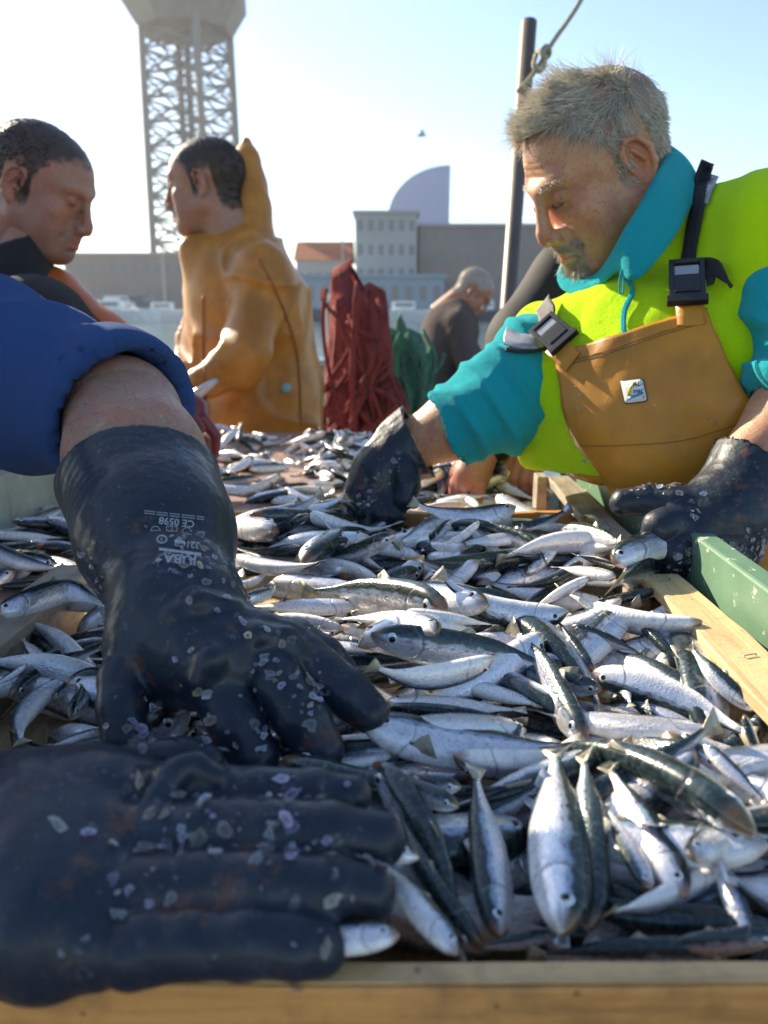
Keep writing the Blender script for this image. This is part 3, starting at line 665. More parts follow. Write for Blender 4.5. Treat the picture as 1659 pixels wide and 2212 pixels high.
# ---------------------------------------------------------------- laying the catch
REG = {'A': (432.0, 1036.8, .4688), 'B': (1036.8, 1036.8, .375), 'C': (777.6, 1512.0, .5312), 'D': (0, 0, 1), 'E': (0, 907.0, .5), 'G': (725.8, 881.3, .302)}
def rpx(reg, x, y): o = REG[reg]; return o[0] + x * o[2], o[1] + y * o[2]
def join_fish(name, items, label, cat='fish'):
    """a bed of fish that nobody could count, as one mesh"""
    V, F, UV, n = [], [], [], 0
    for M, v_ in items:
        me = PROTO[v_][0].data; A = np.zeros(len(me.vertices) * 3, np.float32); me.vertices.foreach_get('co', A); A = A.reshape(-1, 3) @ np.array(M)[:3, :3].T + np.array(M)[:3, 3]
        V.append(A); F += [tuple(i + n for i in p.vertices) for p in me.polygons]; n += len(A)
        uvd = np.zeros((len(A), 2)); vi = np.zeros(len(me.loops), int); me.loops.foreach_get('vertex_index', vi); ud = np.zeros(len(me.loops) * 2); me.uv_layers[0].data.foreach_get('uv', ud); uvd[vi] = ud.reshape(-1, 2); UV.append(uvd)
        tm = PROTO[v_][1][0][0].data; B = np.zeros(len(tm.vertices) * 3, np.float32); tm.vertices.foreach_get('co', B); B = B.reshape(-1, 3) @ np.array(M)[:3, :3].T + np.array(M)[:3, 3]
        V.append(B); F += [tuple(i + n for i in p.vertices) for p in tm.polygons]; n += len(B); UV.append(np.full((len(B), 2), .3))
    V = np.concatenate(V); c = V.mean(0); o = bpy.data.objects.new(name, mesh(name, V - c, F)); o.location = tuple(c); o.data.materials.append(FISH); uvset(o.data, np.concatenate(UV)); COL.objects.link(o)
    tag(o, label, cat, kind='stuff'); return o
def rnd_roll():
    r = random.random()
    return random.choice((-1, 1)) * random.uniform(55, 110) if r < .66 else (random.uniform(-45, 45) if r < .85 else 180 + random.uniform(-45, 45))
def rnd_fish(x0, x1, y0, y1, ang, spread, L0=.115, L1=.15):
    x, y = random.uniform(x0, x1), random.uniform(y0, y1); L = random.uniform(L0, L1); a = math.radians(random.gauss(ang, spread)) + (PI if random.random() < .5 else 0)
    d = np.array([math.cos(a), math.sin(a), 0]) * L / 2; h, t = np.array([x, y, 0]) + d, np.array([x, y, 0]) - d
    for p, q in ((h, t), (t, h)):
        if p[0] > x1 + .03 or p[0] < x0 - .03 or p[1] > y1 + .03 or p[1] < y0 - .03:
            sft = np.array([min(0, x1 + .03 - p[0]) + max(0, x0 - .03 - p[0]), min(0, y1 + .03 - p[1]) + max(0, y0 - .03 - p[1]), 0]); h, t = h + sft, t + sft
    return h, t
bed = []
for i in range(80): bed.append(lay(*rnd_fish(-.31, .27, .32, .80, 0, 25), rnd_roll(), link=False, pct=45))
for i in range(46): bed.append(lay(*rnd_fish(-.31, .27, .315, .43, 0, 22), rnd_roll(), link=False, pct=35))
for i in range(40): bed.append(lay(*rnd_fish(-.20, .24, .83, y2 - .06, 0, 25), rnd_roll(), link=False, pct=45))
join_fish('sardine_bed', bed, 'dark lower layer of sardines filling the bottom of the two wooden crates')
def cell(x, y):
    a = 'left' if x < -.12 else ('middle' if x < .10 else 'right'); return a
for i in range(34):
    h, t = rnd_fish(-.31, .265, .32, .80, 5, 28); lay(h, t, rnd_roll(), label='half buried sardine in the near crate, mostly hidden under the fish lying on top', group='half buried sardines in the near crate', pct=50)
for i in range(16):
    h, t = rnd_fish(-.20, .24, .83, y2 - .06, 5, 28); lay(h, t, rnd_roll(), label='half buried sardine in the second crate, mostly hidden under the fish lying on top', group='half buried sardines in the second crate', pct=50)

HEROES = [
# second crate and the back of the heap (farthest first)
('A',1250,128,890,170,165,0,'pink bellied sardine with a yellow snout pointing right at the back of the heap'),
('A',460,165,925,65,-50,6,'dark backed sardine at the back with its tail raised beside the reaching glove'),
('A',860,165,560,180,80,0,'plain silver sardine below the dark one with the raised tail'),
('A',1370,100,1655,215,70,1,'pale blue silver sardine slanting down to the right before the crate corner post'),
('A',250,188,840,200,-40,5,'long dark wavy sardine lying across the back left of the heap'),
('A',330,238,95,200,80,0,'small silver sardine against the left glove cuff at the back left'),
('A',1575,205,1180,200,75,0,'broad pearly sardine lying level at the back right of the heap'),
('A',855,150,1160,190,150,0,'pinkish sardine with its yellow open snout pointing left at the back of the heap'),
('A',440,335,830,225,-60,1,'silver flanked sardine with dark lower side rising right at the back left'),
('A',400,250,160,340,-30,2,'short dark sardine curled beside the left glove cuff'),
('A',1525,255,1160,300,70,0,'greenish silver sardine lying level below the broad pearly one'),
('A',895,268,530,395,-25,1,'dark backed sardine pointing up right in the left half of the heap'),
('A',235,215,150,330,60,0,'round bellied silver sardine tucked under the left glove cuff'),
('A',1300,210,1040,355,80,2,'slim white sardine pointing up right beside the dark striped one'),
('A',1155,195,1005,335,-45,1,'stout sardine half dark half silver standing steeply in the middle back'),
('A',930,220,1010,350,20,0,'short sardine with its head up in the middle of the back heap'),
('A',700,350,850,415,150,0,'small sardine with a pale yellow snout pointing up left'),
('A',165,385,560,425,85,1,'lavender sardine leaving the left glove cuff to the right'),
('B',600,222,745,335,70,0,'small blue silver sardine in the corner under the top slat'),
('B',505,292,860,372,-10,1,'dark backed sardine pointing left under the wooden top slat'),
('B',450,425,870,370,80,0,'pale silver sardine behind the curled one on the slat'),
('B',265,545,500,320,50,1,'steep sardine half silver half dark pointing down left on the right of the heap'),
('B',780,495,545,430,80,0,'silver sardine with its tail fin fanned up left in the right of the heap'),
('B',780,560,440,500,80,0,'plain silver sardine behind the one with the orange lips'),
('B',1055,448,790,590,-30,0,'dark sardine with a bright yellow mouth leaning on the right slats'),
('B',845,596,560,600,150,0,'white sardine with an orange snout pointing right at the slats'),
('A',340,460,905,530,75,0,'big pale silver sardine lying level left of centre with its eye by the glove'),
('A',500,380,960,500,160,2,'thin long sardine with its tail up left crossing the pale big one'),
('A',170,500,330,430,75,1,'plump silver sardine close to the left glove wrist'),
('A',215,550,375,500,20,2,'short dark and silver sardine by the left glove wrist'),
('A',1330,575,750,500,58,0,'long sardine with a row of dark spots and a big eye at its right end'),
('A',1515,372,905,415,-62,11,'big bright sardine with a speckled dark lower side in the middle of the back heap'),
('A',1185,578,550,498,0,2,'dark slender sardine with a thin pointed tail at left of centre'),
('A',1515,578,1110,495,15,10,'dark wine coloured sardine arched in the middle of the heap'),
('B',605,500,190,665,-55,1,'sturdy sardine pointing up right, silver above and dark below, right of centre'),
('B',635,562,290,745,150,0,'white bellied sardine with its snout pointing up right beside the sturdy one'),
('B',1020,640,505,765,-50,0,'sardine lying towards the slat corner with a white top and dark lower side'),
('A',1420,615,930,585,160,0,'white sardine with its tail fin at left of the wine coloured one'),
('A',725,582,205,585,72,0,'silver sardine with a sharp snout pointing right next to the glove'),
('A',660,692,255,625,165,0,'smooth white sardine next to the glove with a yellow tipped snout'),
('A',1150,682,700,615,75,10,'arched silver sardine with its dark eye at the right in the middle'),
('A',945,608,1365,670,100,0,'shiny sardine facing left with its head at mid heap'),
('A',740,650,1400,690,85,8,'long bent white sardine whose tail fans out right of centre'),
('B',990,665,640,790,-15,0,'dark backed sardine just below the one pointing at the slat corner'),
('B',1320,890,930,795,50,0,'sardine with a yellow brown snout pointing right under the near top slat'),
('B',385,762,935,1000,60,0,'silver sardine slanting down right behind the big bright one'),
('B',530,838,930,1000,-10,0,'dark sardine with a yellow snout pointing up left right of centre'),
('A',810,790,450,745,75,0,'silver sardine beside the glove knuckles'),
('A',490,810,1040,838,-55,0,'sardine with a white top and dark lower side pointing at the glove'),
('A',800,725,1640,842,0,5,'very long dark sardine stretched across the middle of the heap'),
('B',655,1100,430,785,40,0,'sardine with a bright ringed eye pointing down right beside the big bright one'),
('A',1335,880,765,948,165,10,'arched white sardine with a pinkish tail at its left'),
('A',1165,930,1625,1050,75,0,'silver sardine slanting right under the big dark one'),
('B',690,1225,95,1065,-5,1,'big dark backed sardine with a reddish snout lying across the right middle'),
('A',850,1030,1485,1060,80,0,'bright silver sardine lying level with its tail fin at the right'),
('A',850,1062,1490,1110,-35,0,'slim sardine with a green black back just below the bright level one'),
('A',1500,1150,830,1105,75,0,'pinkish silver sardine lying level above the biggest level one'),
('B',880,778,1210,1120,45,0,'dark backed sardine with its head up near the right slat'),
('B',1345,1330,690,955,35,1,'big olive backed sardine with a large dark eye at its lower right end'),
('B',145,712,800,1260,62,1,'big bright silver sardine slanting down from its raised head in the right middle'),
('B',1380,1440,1130,735,60,2,'narrow white sardine standing steeply beside the right slat'),
('B',1570,1330,1180,960,-20,1,'dark sardine half under the right slat'),
('B',790,1112,870,1300,90,0,'sunlit sardine head pointing up, left one of a glaring pair'),
('B',1015,1130,955,1300,-60,0,'sunlit sardine head pointing up, right one of a glaring pair'),
('C',0,130,860,245,62,1,'long silver sardine from the glove fingertips to its thin tail in the lower middle'),
('C',1500,268,1000,170,20,0,'dark sardine with an orange snout pointing right in the shade at lower right'),
('C',655,95,600,330,30,0,'sardine with its head up and a white ringed eye in the lower middle'),
('C',1400,180,1650,420,55,0,'iridescent blue scaled sardine slanting down at the right edge'),
('C',1560,60,1659,330,60,0,'silver sardine with its tail up at the right edge'),
('B',1362,1492,250,1350,80,11,'large smooth blue silver sardine on top with its yellow snout at the right'),
('C',1640,442,700,128,-42,2,'long dark blue sardine slanting down right below the large smooth one'),
('C',410,350,30,335,10,0,'dark blue sardine lying in shade left of the two upright heads'),
('C',400,430,40,300,10,0,'dark sardine under the glove fingertips in shade'),
('C',1180,770,1000,430,70,0,'shaded blue silver sardine between the upright row and the white belly'),
('C',780,955,480,1010,10,0,'dark sardine with a yellow snout low by the front board'),
('C',1500,1035,700,1040,0,0,'dark spotted sardine pressed along the front board'),
('C',1700,960,1150,1010,0,0,'dark sardine lying right along the front board at lower right'),
('C',450,1040,90,430,5,1,'dark sardine slanting to the front board with a small eye at its lower end'),
('C',400,1035,50,610,75,0,'blue silver sardine slanting to the front board with a wide ringed eye'),
('C',940,935,910,215,-42,0,'narrow upright sardine with a dark glinting right side'),
('C',1330,800,1005,265,-62,0,'large silver sardine slanting down right with a dark right edge'),
('C',565,972,470,285,66,0,'upright sardine with dark scaly left edge, left one of the three near heads'),
('C',835,952,790,200,-78,0,'broadest upright silver sardine, middle one of the three near heads'),
('C',1585,975,1430,560,-75,0,'glaring white sardine with its head down at the lower right corner'),
('C',1290,610,1690,500,80,10,'small bent lavender sardine at the right edge'),
('C',1462,708,970,915,155,10,'white bellied sardine with its snout pointing up right near the front board'),
('D',848,1628,650,1668,80,0,'silver sardine with a brownish snout pointing right between the two gloves'),
# left part of the near crate
('E',200,1045,95,945,80,0,'blue grey sardine by the left board of the near crate'),
('E',20,1185,430,970,-5,1,'dark back sardine with a sharp highlight left of the thumb'),
('E',225,1205,405,1060,20,0,'dark striped sardine below the highlighted one'),
('E',300,1285,430,1090,15,0,'dark striped sardine touching the thumb'),
('E',215,1130,-10,1410,80,10,'blue silver sardine at the left edge with its head up'),
('E',820,1290,520,1400,85,0,'blue sardine in shade under the middle of the standing hand'),
('E',450,1340,215,1410,60,0,'scaly sardine between thumb and near glove'),
('E',-20,1060,110,1010,20,0,'dark sardine at the left edge under the board'),
('E',120,1060,-40,1160,60,2,'dull silver sardine at the left edge above the blue silver one'),
]
def hero(reg, hx, hy, tx, ty, spec, var, label, z=1.0):
    if 70 <= spec < 120: spec += 16
    a, b = rpx(reg, hx, hy), rpx(reg, tx, ty); zh = zt_ = z
    for it in range(4):
        h, t = PZ(*a, zh), PZ(*b, zt_); x = h - t; s_ = np.cross((0, 0, 1), x / np.linalg.norm(x)); sg = np.sign(s_[1]) if abs(s_[1]) > .38 else np.sign(-s_[0])
        h2, t2 = rest(h, t, math.radians(spec * sg), np.linalg.norm(x), 1, 50, .005)
        lo, hi = (.988, 1.034) if reg != 'E' else (.975, 1.015)
        if reg == 'C': lo, hi = .98, 1.034
        zh, zt_ = np.clip(h2[2], lo, hi), np.clip(t2[2], lo, hi)
    h, t = PZ(*a, zh), PZ(*b, zt_); L = np.linalg.norm(h - t)
    return lay(h, t, spec * sg, var, label, 'big sardines on top of the heap', fat=FAT.get(label, min(1.3, max(.78, .135 / L))), settle=False)
print('HEAP', [round(float(np.percentile(HM[(GXX > -.3) & (GXX < .26) & (GYY > .34) & (GYY < .76)], q)), 4) for q in (5, 50, 95)])
FAT = {'long dark blue sardine slanting down right below the large smooth one': .62, 'very long dark sardine stretched across the middle of the heap': .7}
for hr in HEROES: hero(*hr)
lay(P(862, 2018, .330), P(560, 2035, .345), 62, 0, 'sardine with its head poking out under the lowest fingers of the near glove', 'big sardines on top of the heap', fat=1.15, settle=False)
lay(P(905, 1850, .385), P(600, 1770, .392), 40, 2, 'dark sardine squeezed out between the fingertips of the near glove', 'big sardines on top of the heap', fat=.9, settle=False)
def hero_path(pts, dors, label, fat=1.0, group=None):
    p = spline(pts, 8); c = p.mean(0); L = np.linalg.norm(np.diff(p, axis=0), axis=1).sum(); r, kids = make_fish(path=p - c, dors=np.array(dors, float), L=L, fat=fat)
    r.location = tuple(c); link_fish(r, kids, label, group); FISHES.append(r)
    u = np.linspace(0, 1, len(p)); hh, ww, _ = prof(u); stamp(p, ww * L, hh * L)
def bp(x, y, z): return PZ(*rpx('B', x, y), z)
hero_path([bp(768, 480, 1.03), bp(850, 425, 1.036), bp(1000, 372, 1.035), bp(1130, 370, 1.033), bp(1205, 420, 1.026), bp(1228, 500, 1.015), bp(1225, 570, 1.0)], (0, .8, .6), 'strongly curled pale sardine draped over the wooden slat by the right glove', 1.0)
hero_path([PZ(-5, 1325, 1.012), PZ(60, 1300, 1.016), PZ(140, 1275, 1.016), PZ(190, 1290, 1.012), PZ(238, 1314, 1.0)], (0, .75, .6), 'blue silver sardine bent over the left board of the near crate', 1.0)
# fish wedged into the gaps that are left
for i in range(400):
    if len([f for f in FISHES if f.get('group', '').startswith('sardines wedged')]) >= 54: break
    x, y = random.uniform(-.29, .265), .44 + .61 * random.random()**1.4
    if x < -.2 and y > .78 or hgt_at(x, y) > .98 or (.77 < y < .82): continue
    L = random.uniform(.12, .145); a = math.radians(random.gauss(0, 35)) + random.choice((0, PI)); d = np.array([math.cos(a), math.sin(a), 0]) * L / 2
    sc_ = 'near' if y < .79 else 'second'
    lay(np.array([x, y, 0]) + d, np.array([x, y, 0]) - d, rnd_roll(), label='sardine wedged in a gap between the top fish of the %s crate' % sc_, group='sardines wedged in gaps of the %s crate' % sc_, pct=18, sink=.004)
# the table beyond the crates, and its left side
HM[(GYY > 1.17) | (GXX < -.375)] = np.maximum(HM, .921)[(GYY > 1.17) | (GXX < -.375)]
def on_table(n, pts, sx, sy, label, group, L=(.10, .135), ang=0, spread=40):
    for i in range(n):
        px, py = random.choice(pts); c = PZ(random.gauss(px, sx), random.gauss(py, sy), .93)
        if not (-.57 < c[0] < .30 and .45 < c[1] < 2.18) or (c[1] < 1.16 and c[0] > -.42): continue
        l_ = random.uniform(*L); a = math.radians(random.gauss(ang, spread)) + random.choice((0, PI)); d = np.array([math.cos(a), math.sin(a), 0]) * l_ / 2
        lay(c + d, c - d, rnd_roll(), label=label, group=group, pct=60)
on_table(40, [(60, 1130), (120, 1100), (60, 1180), (100, 1220), (20, 1250), (150, 1160)], 55, 22, 'small sardine lying on the wet table left of the near crate', 'sardines on the left part of the table', spread=25)
on_table(26, [(500, 985), (540, 1000), (600, 1070), (640, 1075), (530, 1060), (480, 1005)], 32, 9, 'small sardine on the bare plywood behind the crate post', 'sardines on the plywood behind the crate post')
on_table(34, [(960, 1060), (1020, 1050), (1060, 1065), (930, 1070), (1110, 1040)], 45, 12, 'small sardine on the table behind the crates right of the reaching glove', 'sardines right of the reaching glove')
far = []
for i in range(270):
    px, py = random.choice([(950, 1050), (1010, 1040), (1060, 1055), (1120, 1045), (900, 1030), (440, 930), (480, 940), (520, 960), (720, 990), (760, 960), (740, 1020), (1000, 1010), (700, 975)]); c = PZ(random.gauss(px, 40), random.gauss(py, 14), .93)
    if not (-.57 < c[0] < .30 and 1.22 < c[1] < 2.2): continue
    l_ = random.uniform(.09, .125); a = random.uniform(0, 6.28); d = np.array([math.cos(a), math.sin(a), 0]) * l_ / 2; far.append(lay(c + d, c - d, rnd_roll(), link=False, pct=60))
join_fish('scattered_sardines', far, 'small sardines scattered in clusters over the far end of the table')
# loose scales on the slats
# ---------------------------------------------------------------- people: materials and builders
def attr_mat(name, rough=.5, **kw):
    m = NM(name); a = m.n('Attribute', attribute_name='Col'); return m, a.outputs['Color']
sk, ac = attr_mat('skin'); v = sk.co(); bw = sk.n('RGBToBW'); sk.l(ac, bw.inputs[0]); lum = sk.sstep(bw.outputs[0], .07, .2); n1 = sk.noise(v, 38, 4, .6); n2 = sk.noise(v, 240, 3, .6); n3 = sk.noise(v, 900, 2)
c = sk.mix(sk.math('MULTIPLY', lum, sk.sstep(n1, .4, .7)), ac, sk.mix(.6, ac, (.42, .13, .09))); c = sk.mix(sk.math('MULTIPLY', sk.math('MULTIPLY', lum, sk.sstep(n2, .52, .70)), .5), c, (.24, .11, .06)); c = sk.mix(sk.math('MULTIPLY', sk.math('MULTIPLY', lum, sk.sstep(sk.noise(v, 95, 4, .7), .56, .72)), .35), c, (.62, .42, .30))
sk.set(Base_Color=c, Roughness=sk.math('ADD', .36, sk.math('MULTIPLY', n2, .2)), Subsurface_Weight=.06, Subsurface_Scale=.003, Subsurface_Radius=(1.0, .35, .2), Specular_IOR_Level=.45)
sk.bump(sk.math('ADD', n2, sk.math('MULTIPLY', n3, .7)), .4, .0014); SKIN = sk.m
def hairmat(name, a, b, seed=0):
    m = NM(name); f = m.noise(m.co(), 90, 3, .8); m.set(Base_Color=m.ramp(f, [(.3, a), (.7, b)]), Roughness=.4, Specular_IOR_Level=.4); return m.m
GREY = hairmat('grey_hair', (.46, .39, .28), (.84, .78, .66)); DARKH = hairmat('dark_hair', (.03, .022, .018), (.07, .05, .04)); BROWNH = hairmat('brown_hair', (.05, .03, .02), (.12, .08, .05))
WHISK = hairmat('whiskers', (.26, .19, .12), (.62, .56, .46))
def fleece(name, col, sheen=.35):
    m = NM(name); v = m.co(); a = m.noise(v, 500, 3, .8); b = m.noise(v, 14, 3); d_ = m.noise(v, 90, 4, .7)
    m.set(Base_Color=m.mix(m.math('MULTIPLY', a, .5), m.mix(m.math('MULTIPLY', b, .35), col, tuple(x * .72 for x in col)), tuple(min(1, x * 1.18) for x in col)), Roughness=.95, Sheen_Weight=sheen, Sheen_Roughness=.4, Sheen_Tint=(*[min(1, x + .25) for x in col], 1), Specular_IOR_Level=.15)
    m.bump(m.math('ADD', a, m.math('ADD', m.math('MULTIPLY', d_, 1.2), m.math('MULTIPLY', b, 3.0))), .8, .0035); return m.m
HIVIS = fleece('hivis_fleece', (.60, .95, .004)); TEAL = fleece('teal_fleece', (.012, .37, .41)); BLUE = fleece('blue_sweatshirt', (.035, .08, .23), .1); DGREY = fleece('dark_jacket', (.035, .035, .04)); BROWN = fleece('brown_jacket', (.11, .085, .075), .15)
def oilskin(name, col, rough=.38):
    m = NM(name); v = m.co(); a = m.noise(v, 11, 5, .6); b = m.noise(v, 130, 3, .6); s_ = m.noise(v, 34, 4, .7)
    c = m.mix(m.sstep(a, .35, .7), col, tuple(x * .68 for x in col)); c = m.mix(m.math('MULTIPLY', m.sstep(s_, .64, .74), .35), c, (.55, .45, .32))
    m.set(Base_Color=c, Roughness=m.math('ADD', rough - .12, m.math('MULTIPLY', s_, .25)), Specular_IOR_Level=.4); m.bump(m.math('ADD', a, m.math('MULTIPLY', b, .12)), .25, .008); return m.m
BIB = oilskin('ochre_oilskin', (.56, .235, .02)); YEL = oilskin('yellow_oilskin', (.54, .215, .03)); ORA = oilskin('orange_oilskin', (.56, .13, .03))
rb = NM('black_rubber'); v = rb.co(); n1 = rb.noise(v, 24, 4); n2 = rb.noise(v, 300, 3, .7); vs = rb.voro(v, 210); n4 = rb.noise(v, 16, 3, .6)
smear = rb.math('MULTIPLY', rb.sstep(rb.noise(v, 70, 5, .7), .55, .72), rb.sstep(n4, .45, .65))
c = rb.mix(n1, (.006, .012, .024), (.016, .026, .042)); c = rb.mix(rb.math('MULTIPLY', smear, .6), c, (.10, .11, .17)); c = rb.mix(rb.math('MULTIPLY', rb.sstep(rb.noise(v, 38, 5, .7), .56, .68), .6), c, (.13, .055, .03)); c = rb.mix(rb.math('MULTIPLY', rb.sstep(rb.noise(v, 120, 5, .75), .60, .70), .5), c, (.17, .17, .22))
rb.set(Base_Color=c, Roughness=rb.math('ADD', .36, rb.math('MULTIPLY', n2, .26)), Specular_IOR_Level=.32, Coat_Weight=.22, Coat_Roughness=.18)
rb.bump(rb.math('ADD', rb.math('ADD', rb.math('MULTIPLY', n1, 1.2), rb.math('MULTIPLY', n2, .25)), rb.math('MULTIPLY', vs, .4)), .35, .002); RUB = rb.m
rd = NM('dark_red_rubber'); rd.set(Base_Color=(.16, .02, .03), Roughness=.35); REDG = rd.m
sc_ = NM('fish_scale_flake'); f = sc_.n('ObjectInfo'); fa_ = sc_.n('Attribute', attribute_name='Col'); fs_ = sc_.n('SeparateColor'); sc_.l(fa_.outputs['Color'], fs_.inputs[0]); sc_.set(Base_Color=fa_.outputs['Color'], Roughness=.22, Alpha=fa_.outputs['Alpha'], Coat_Weight=.3); FLAKE = sc_.m
BLK = plain('black_webbing', (.012, .012, .014), .6, 0, .3, 300, .4, 900); PLAS = plain('black_plastic', (.015, .016, .018), .32, 0, .2, 40); STRIPE = plain('reflective_tape', (.36, .36, .38), .3, .3, .2, 60)
PUFF = plain('black_puffer_nylon', (.010, .009, .009), .8, 0, .3, 30, .2, 40)
LID = NM('eye_white'); LID.set(Base_Color=(.7, .66, .6), Roughness=.15); LID = LID.m

def flakes(V, F, n, size=(.0025, .005), mask=None, seed=1, tilt=.35):
    """loose fish scales stuck on a surface: small cupped discs"""
    r = np.random.default_rng(seed); N = normals(V, F); c = V[F].mean(1); ok = np.arange(len(F)) if mask is None else np.nonzero(mask(c))[0]
    if len(ok) == 0: return None
    pw = np.clip(.12 + snoise(c[ok], 42, seed % 4, 2), .02, 1)**1.5; pick = r.choice(ok, n, p=pw / pw.sum()); OV, OF = [], []; OC = []; tint = np.array([(.40, .36, .52), (.52, .42, .34), (.55, .54, .52), (.38, .42, .50)])
    for q, i in enumerate(pick):
        nn = N[F[i]].mean(0); nn /= np.linalg.norm(nn); p = c[i]; a = np.cross(nn, r.normal(size=3)); a /= np.linalg.norm(a); b_ = np.cross(nn, a)
        t = r.normal(0, tilt); n2 = nn * math.cos(t) + a * math.sin(t); a2 = np.cross(b_, n2); s_ = size[0] + (size[1] - size[0]) * r.random()**1.6; base = len(OV); el = r.uniform(.5, 1); tn = tint[r.integers(4)] * r.uniform(.35, 1.25); al = r.uniform(.25, .9); OC += [(*tn * .7, al * r.uniform(.25, .8))] + [(*tn, al)] * 9
        OV.append(p + nn * .0009); K = 9
        for k in range(K):
            an = 2*PI*k/K; rr = s_ * (1 + r.normal(0, .22)); OV.append(p + nn * .0009 + n2 * .0006 + (a2 * math.cos(an) + b_ * math.sin(an) * el) * rr + n2 * rr * .12)
        OF += [(base, base + 1 + k, base + 1 + (k + 1) % K) for k in range(K)]
    return np.array(OV), OF, np.array(OC)
def put_flakes(par, V, F, n, size=(.0025, .005), mask=None, seed=1, tilt=.35, stuff=True):
    a, b, c_ = flakes(V, F, n, size, mask, seed, tilt); o = obj('fish_scales', a, b, FLAKE, par); vcol(o, 'Col', c_)
    if stuff: o['kind'] = 'stuff'
    return o
def hand_mesh(palm, fingers, cuff=None, h=.0018, kp=.014, kf=.006, extra=(), wr=.0011, seed=0, mouth=None, fsc=1.0):
    pts = [(np.array(p), r) for ch in list(palm) + list(fingers) + ([cuff] if cuff else []) + list(extra) for p, r in ch]
    lo = np.min([p - r for p, r in pts], 0) - .012; hi = np.max([p + r for p, r in pts], 0) + .012; s = Sdf(lo, hi, h)
    for ch in palm: s.chain(ch, kp)
    if cuff: s.chain(cuff, .02)
    for ch in fingers: s.chain([(p, r * fsc) for p, r in ch], kf, .004)
    for ch in extra: s.chain(ch, .006)
    if mouth is not None:                                            # open, hollow end of a gauntlet
        p, n_, r0, r1, dep = mouth; p = np.array(p); n_ = np.array(n_, float); n_ /= np.linalg.norm(n_); s.half(p, n_); s.rc(p + n_ * .02, p - n_ * dep, r0, r1, 0, 's')
    V, F = s.mesh(2); N = normals(V, F); V = V + N * (snoise(V, 95, seed, 3) * wr + snoise(V, 30, seed + 1, 2) * wr * .9)[:, None]; return V, F
def raydepth(bvh, px, py):
    d = Vector(ray(px, py)); d.normalize(); hit = bvh.ray_cast(Vector(CC), d); return hit[0], hit[1]
def mkbvh(V, F): return BVHTree.FromPolygons([tuple(v) for v in V], [tuple(int(i) for i in f) for f in F])
def drape(bvh, pix, off, fallback=None):
    """points where the sight lines meet a surface, lifted off it by `off` along its normal (misses take the depth of the nearest hit)"""
    hits = [raydepth(bvh, *p) for p in pix]; ok = [i for i, h_ in enumerate(hits) if h_[0] is not None]; out = []
    if not ok: return np.array([P(*p, fallback or 1.0) for p in pix])
    okp = np.array([pix[i] for i in ok], float)
    for i, (h_, n_) in enumerate(hits):
        if h_ is None:
            j = ok[int(np.argmin(((okp - np.array(pix[i], float))**2).sum(1)))]; z = float((np.array(hits[j][0]) - CC) @ FW); q = P(*pix[i], z); n_ = np.array(hits[j][1])
        else: q = np.array(h_); n_ = np.array(n_)
        if n_ @ (CC - q) < 0: n_ = -n_
        out.append(q + n_ * off)
    return np.array(out)
def patch(bvh, poly_l, poly_r, nu, nv, off):
    """a cloth patch: left and right outline (lists of pixels, same count) lofted and draped over a surface"""
    Lc, Rc = spline([(*p, 0) for p in poly_l], 6)[:, :2], spline([(*p, 0) for p in poly_r], 6)[:, :2]; pix = []
    for j in range(nv):
        f = j / (nv - 1) * (len(Lc) - 1); i = min(int(f), len(Lc) - 2); a = Lc[i] + (Lc[i+1] - Lc[i]) * (f - i); b = Rc[i] + (Rc[i+1] - Rc[i]) * (f - i)
        for k in range(nu): pix.append(tuple(a + (b - a) * k / (nu - 1)))
    V = drape(bvh, pix, off); F = np.array([(j*nu+k, j*nu+k+1, (j+1)*nu+k+1, (j+1)*nu+k) for j in range(nv-1) for k in range(nu-1)])
    return V, F
def strip(bvh, line, w0, w1, off, n=24):
    """a band along a pixel line, w in pixels"""
    c = spline([(*p, 0) for p in line], 8)[:, :2]; t = np.gradient(c, axis=0); t /= np.linalg.norm(t, axis=1)[:, None]; nn = np.stack([-t[:, 1], t[:, 0]], 1)
    wd = np.linspace(w0, w1, len(c)) / 2; pix = []
    for i in range(len(c)):
        for k in (-1, -.33, .33, 1): pix.append(tuple(c[i] + nn[i] * wd[i] * k))
    V = drape(bvh, pix, off); m = len(c); return V, np.array([(i*4+k, i*4+k+1, i*4+5+k, i*4+4+k) for i in range(m-1) for k in range(3)])
def text2d(s, size=1.0, shear=0, bold=0):
    cu = bpy.data.curves.new('t', 'FONT'); cu.body = s; cu.size = size; cu.shear = shear; cu.offset = bold; cu.align_x = 'CENTER'; cu.resolution_u = 3
    o = bpy.data.objects.new('t', cu); COL.objects.link(o); dg = bpy.context.evaluated_depsgraph_get(); me = bpy.data.meshes.new_from_object(o.evaluated_get(dg))
    V = np.array([v.co[:2] for v in me.vertices]); F = [tuple(p.vertices) for p in me.polygons]; bpy.data.objects.remove(o); bpy.data.curves.remove(cu); bpy.data.meshes.remove(me); return V, F
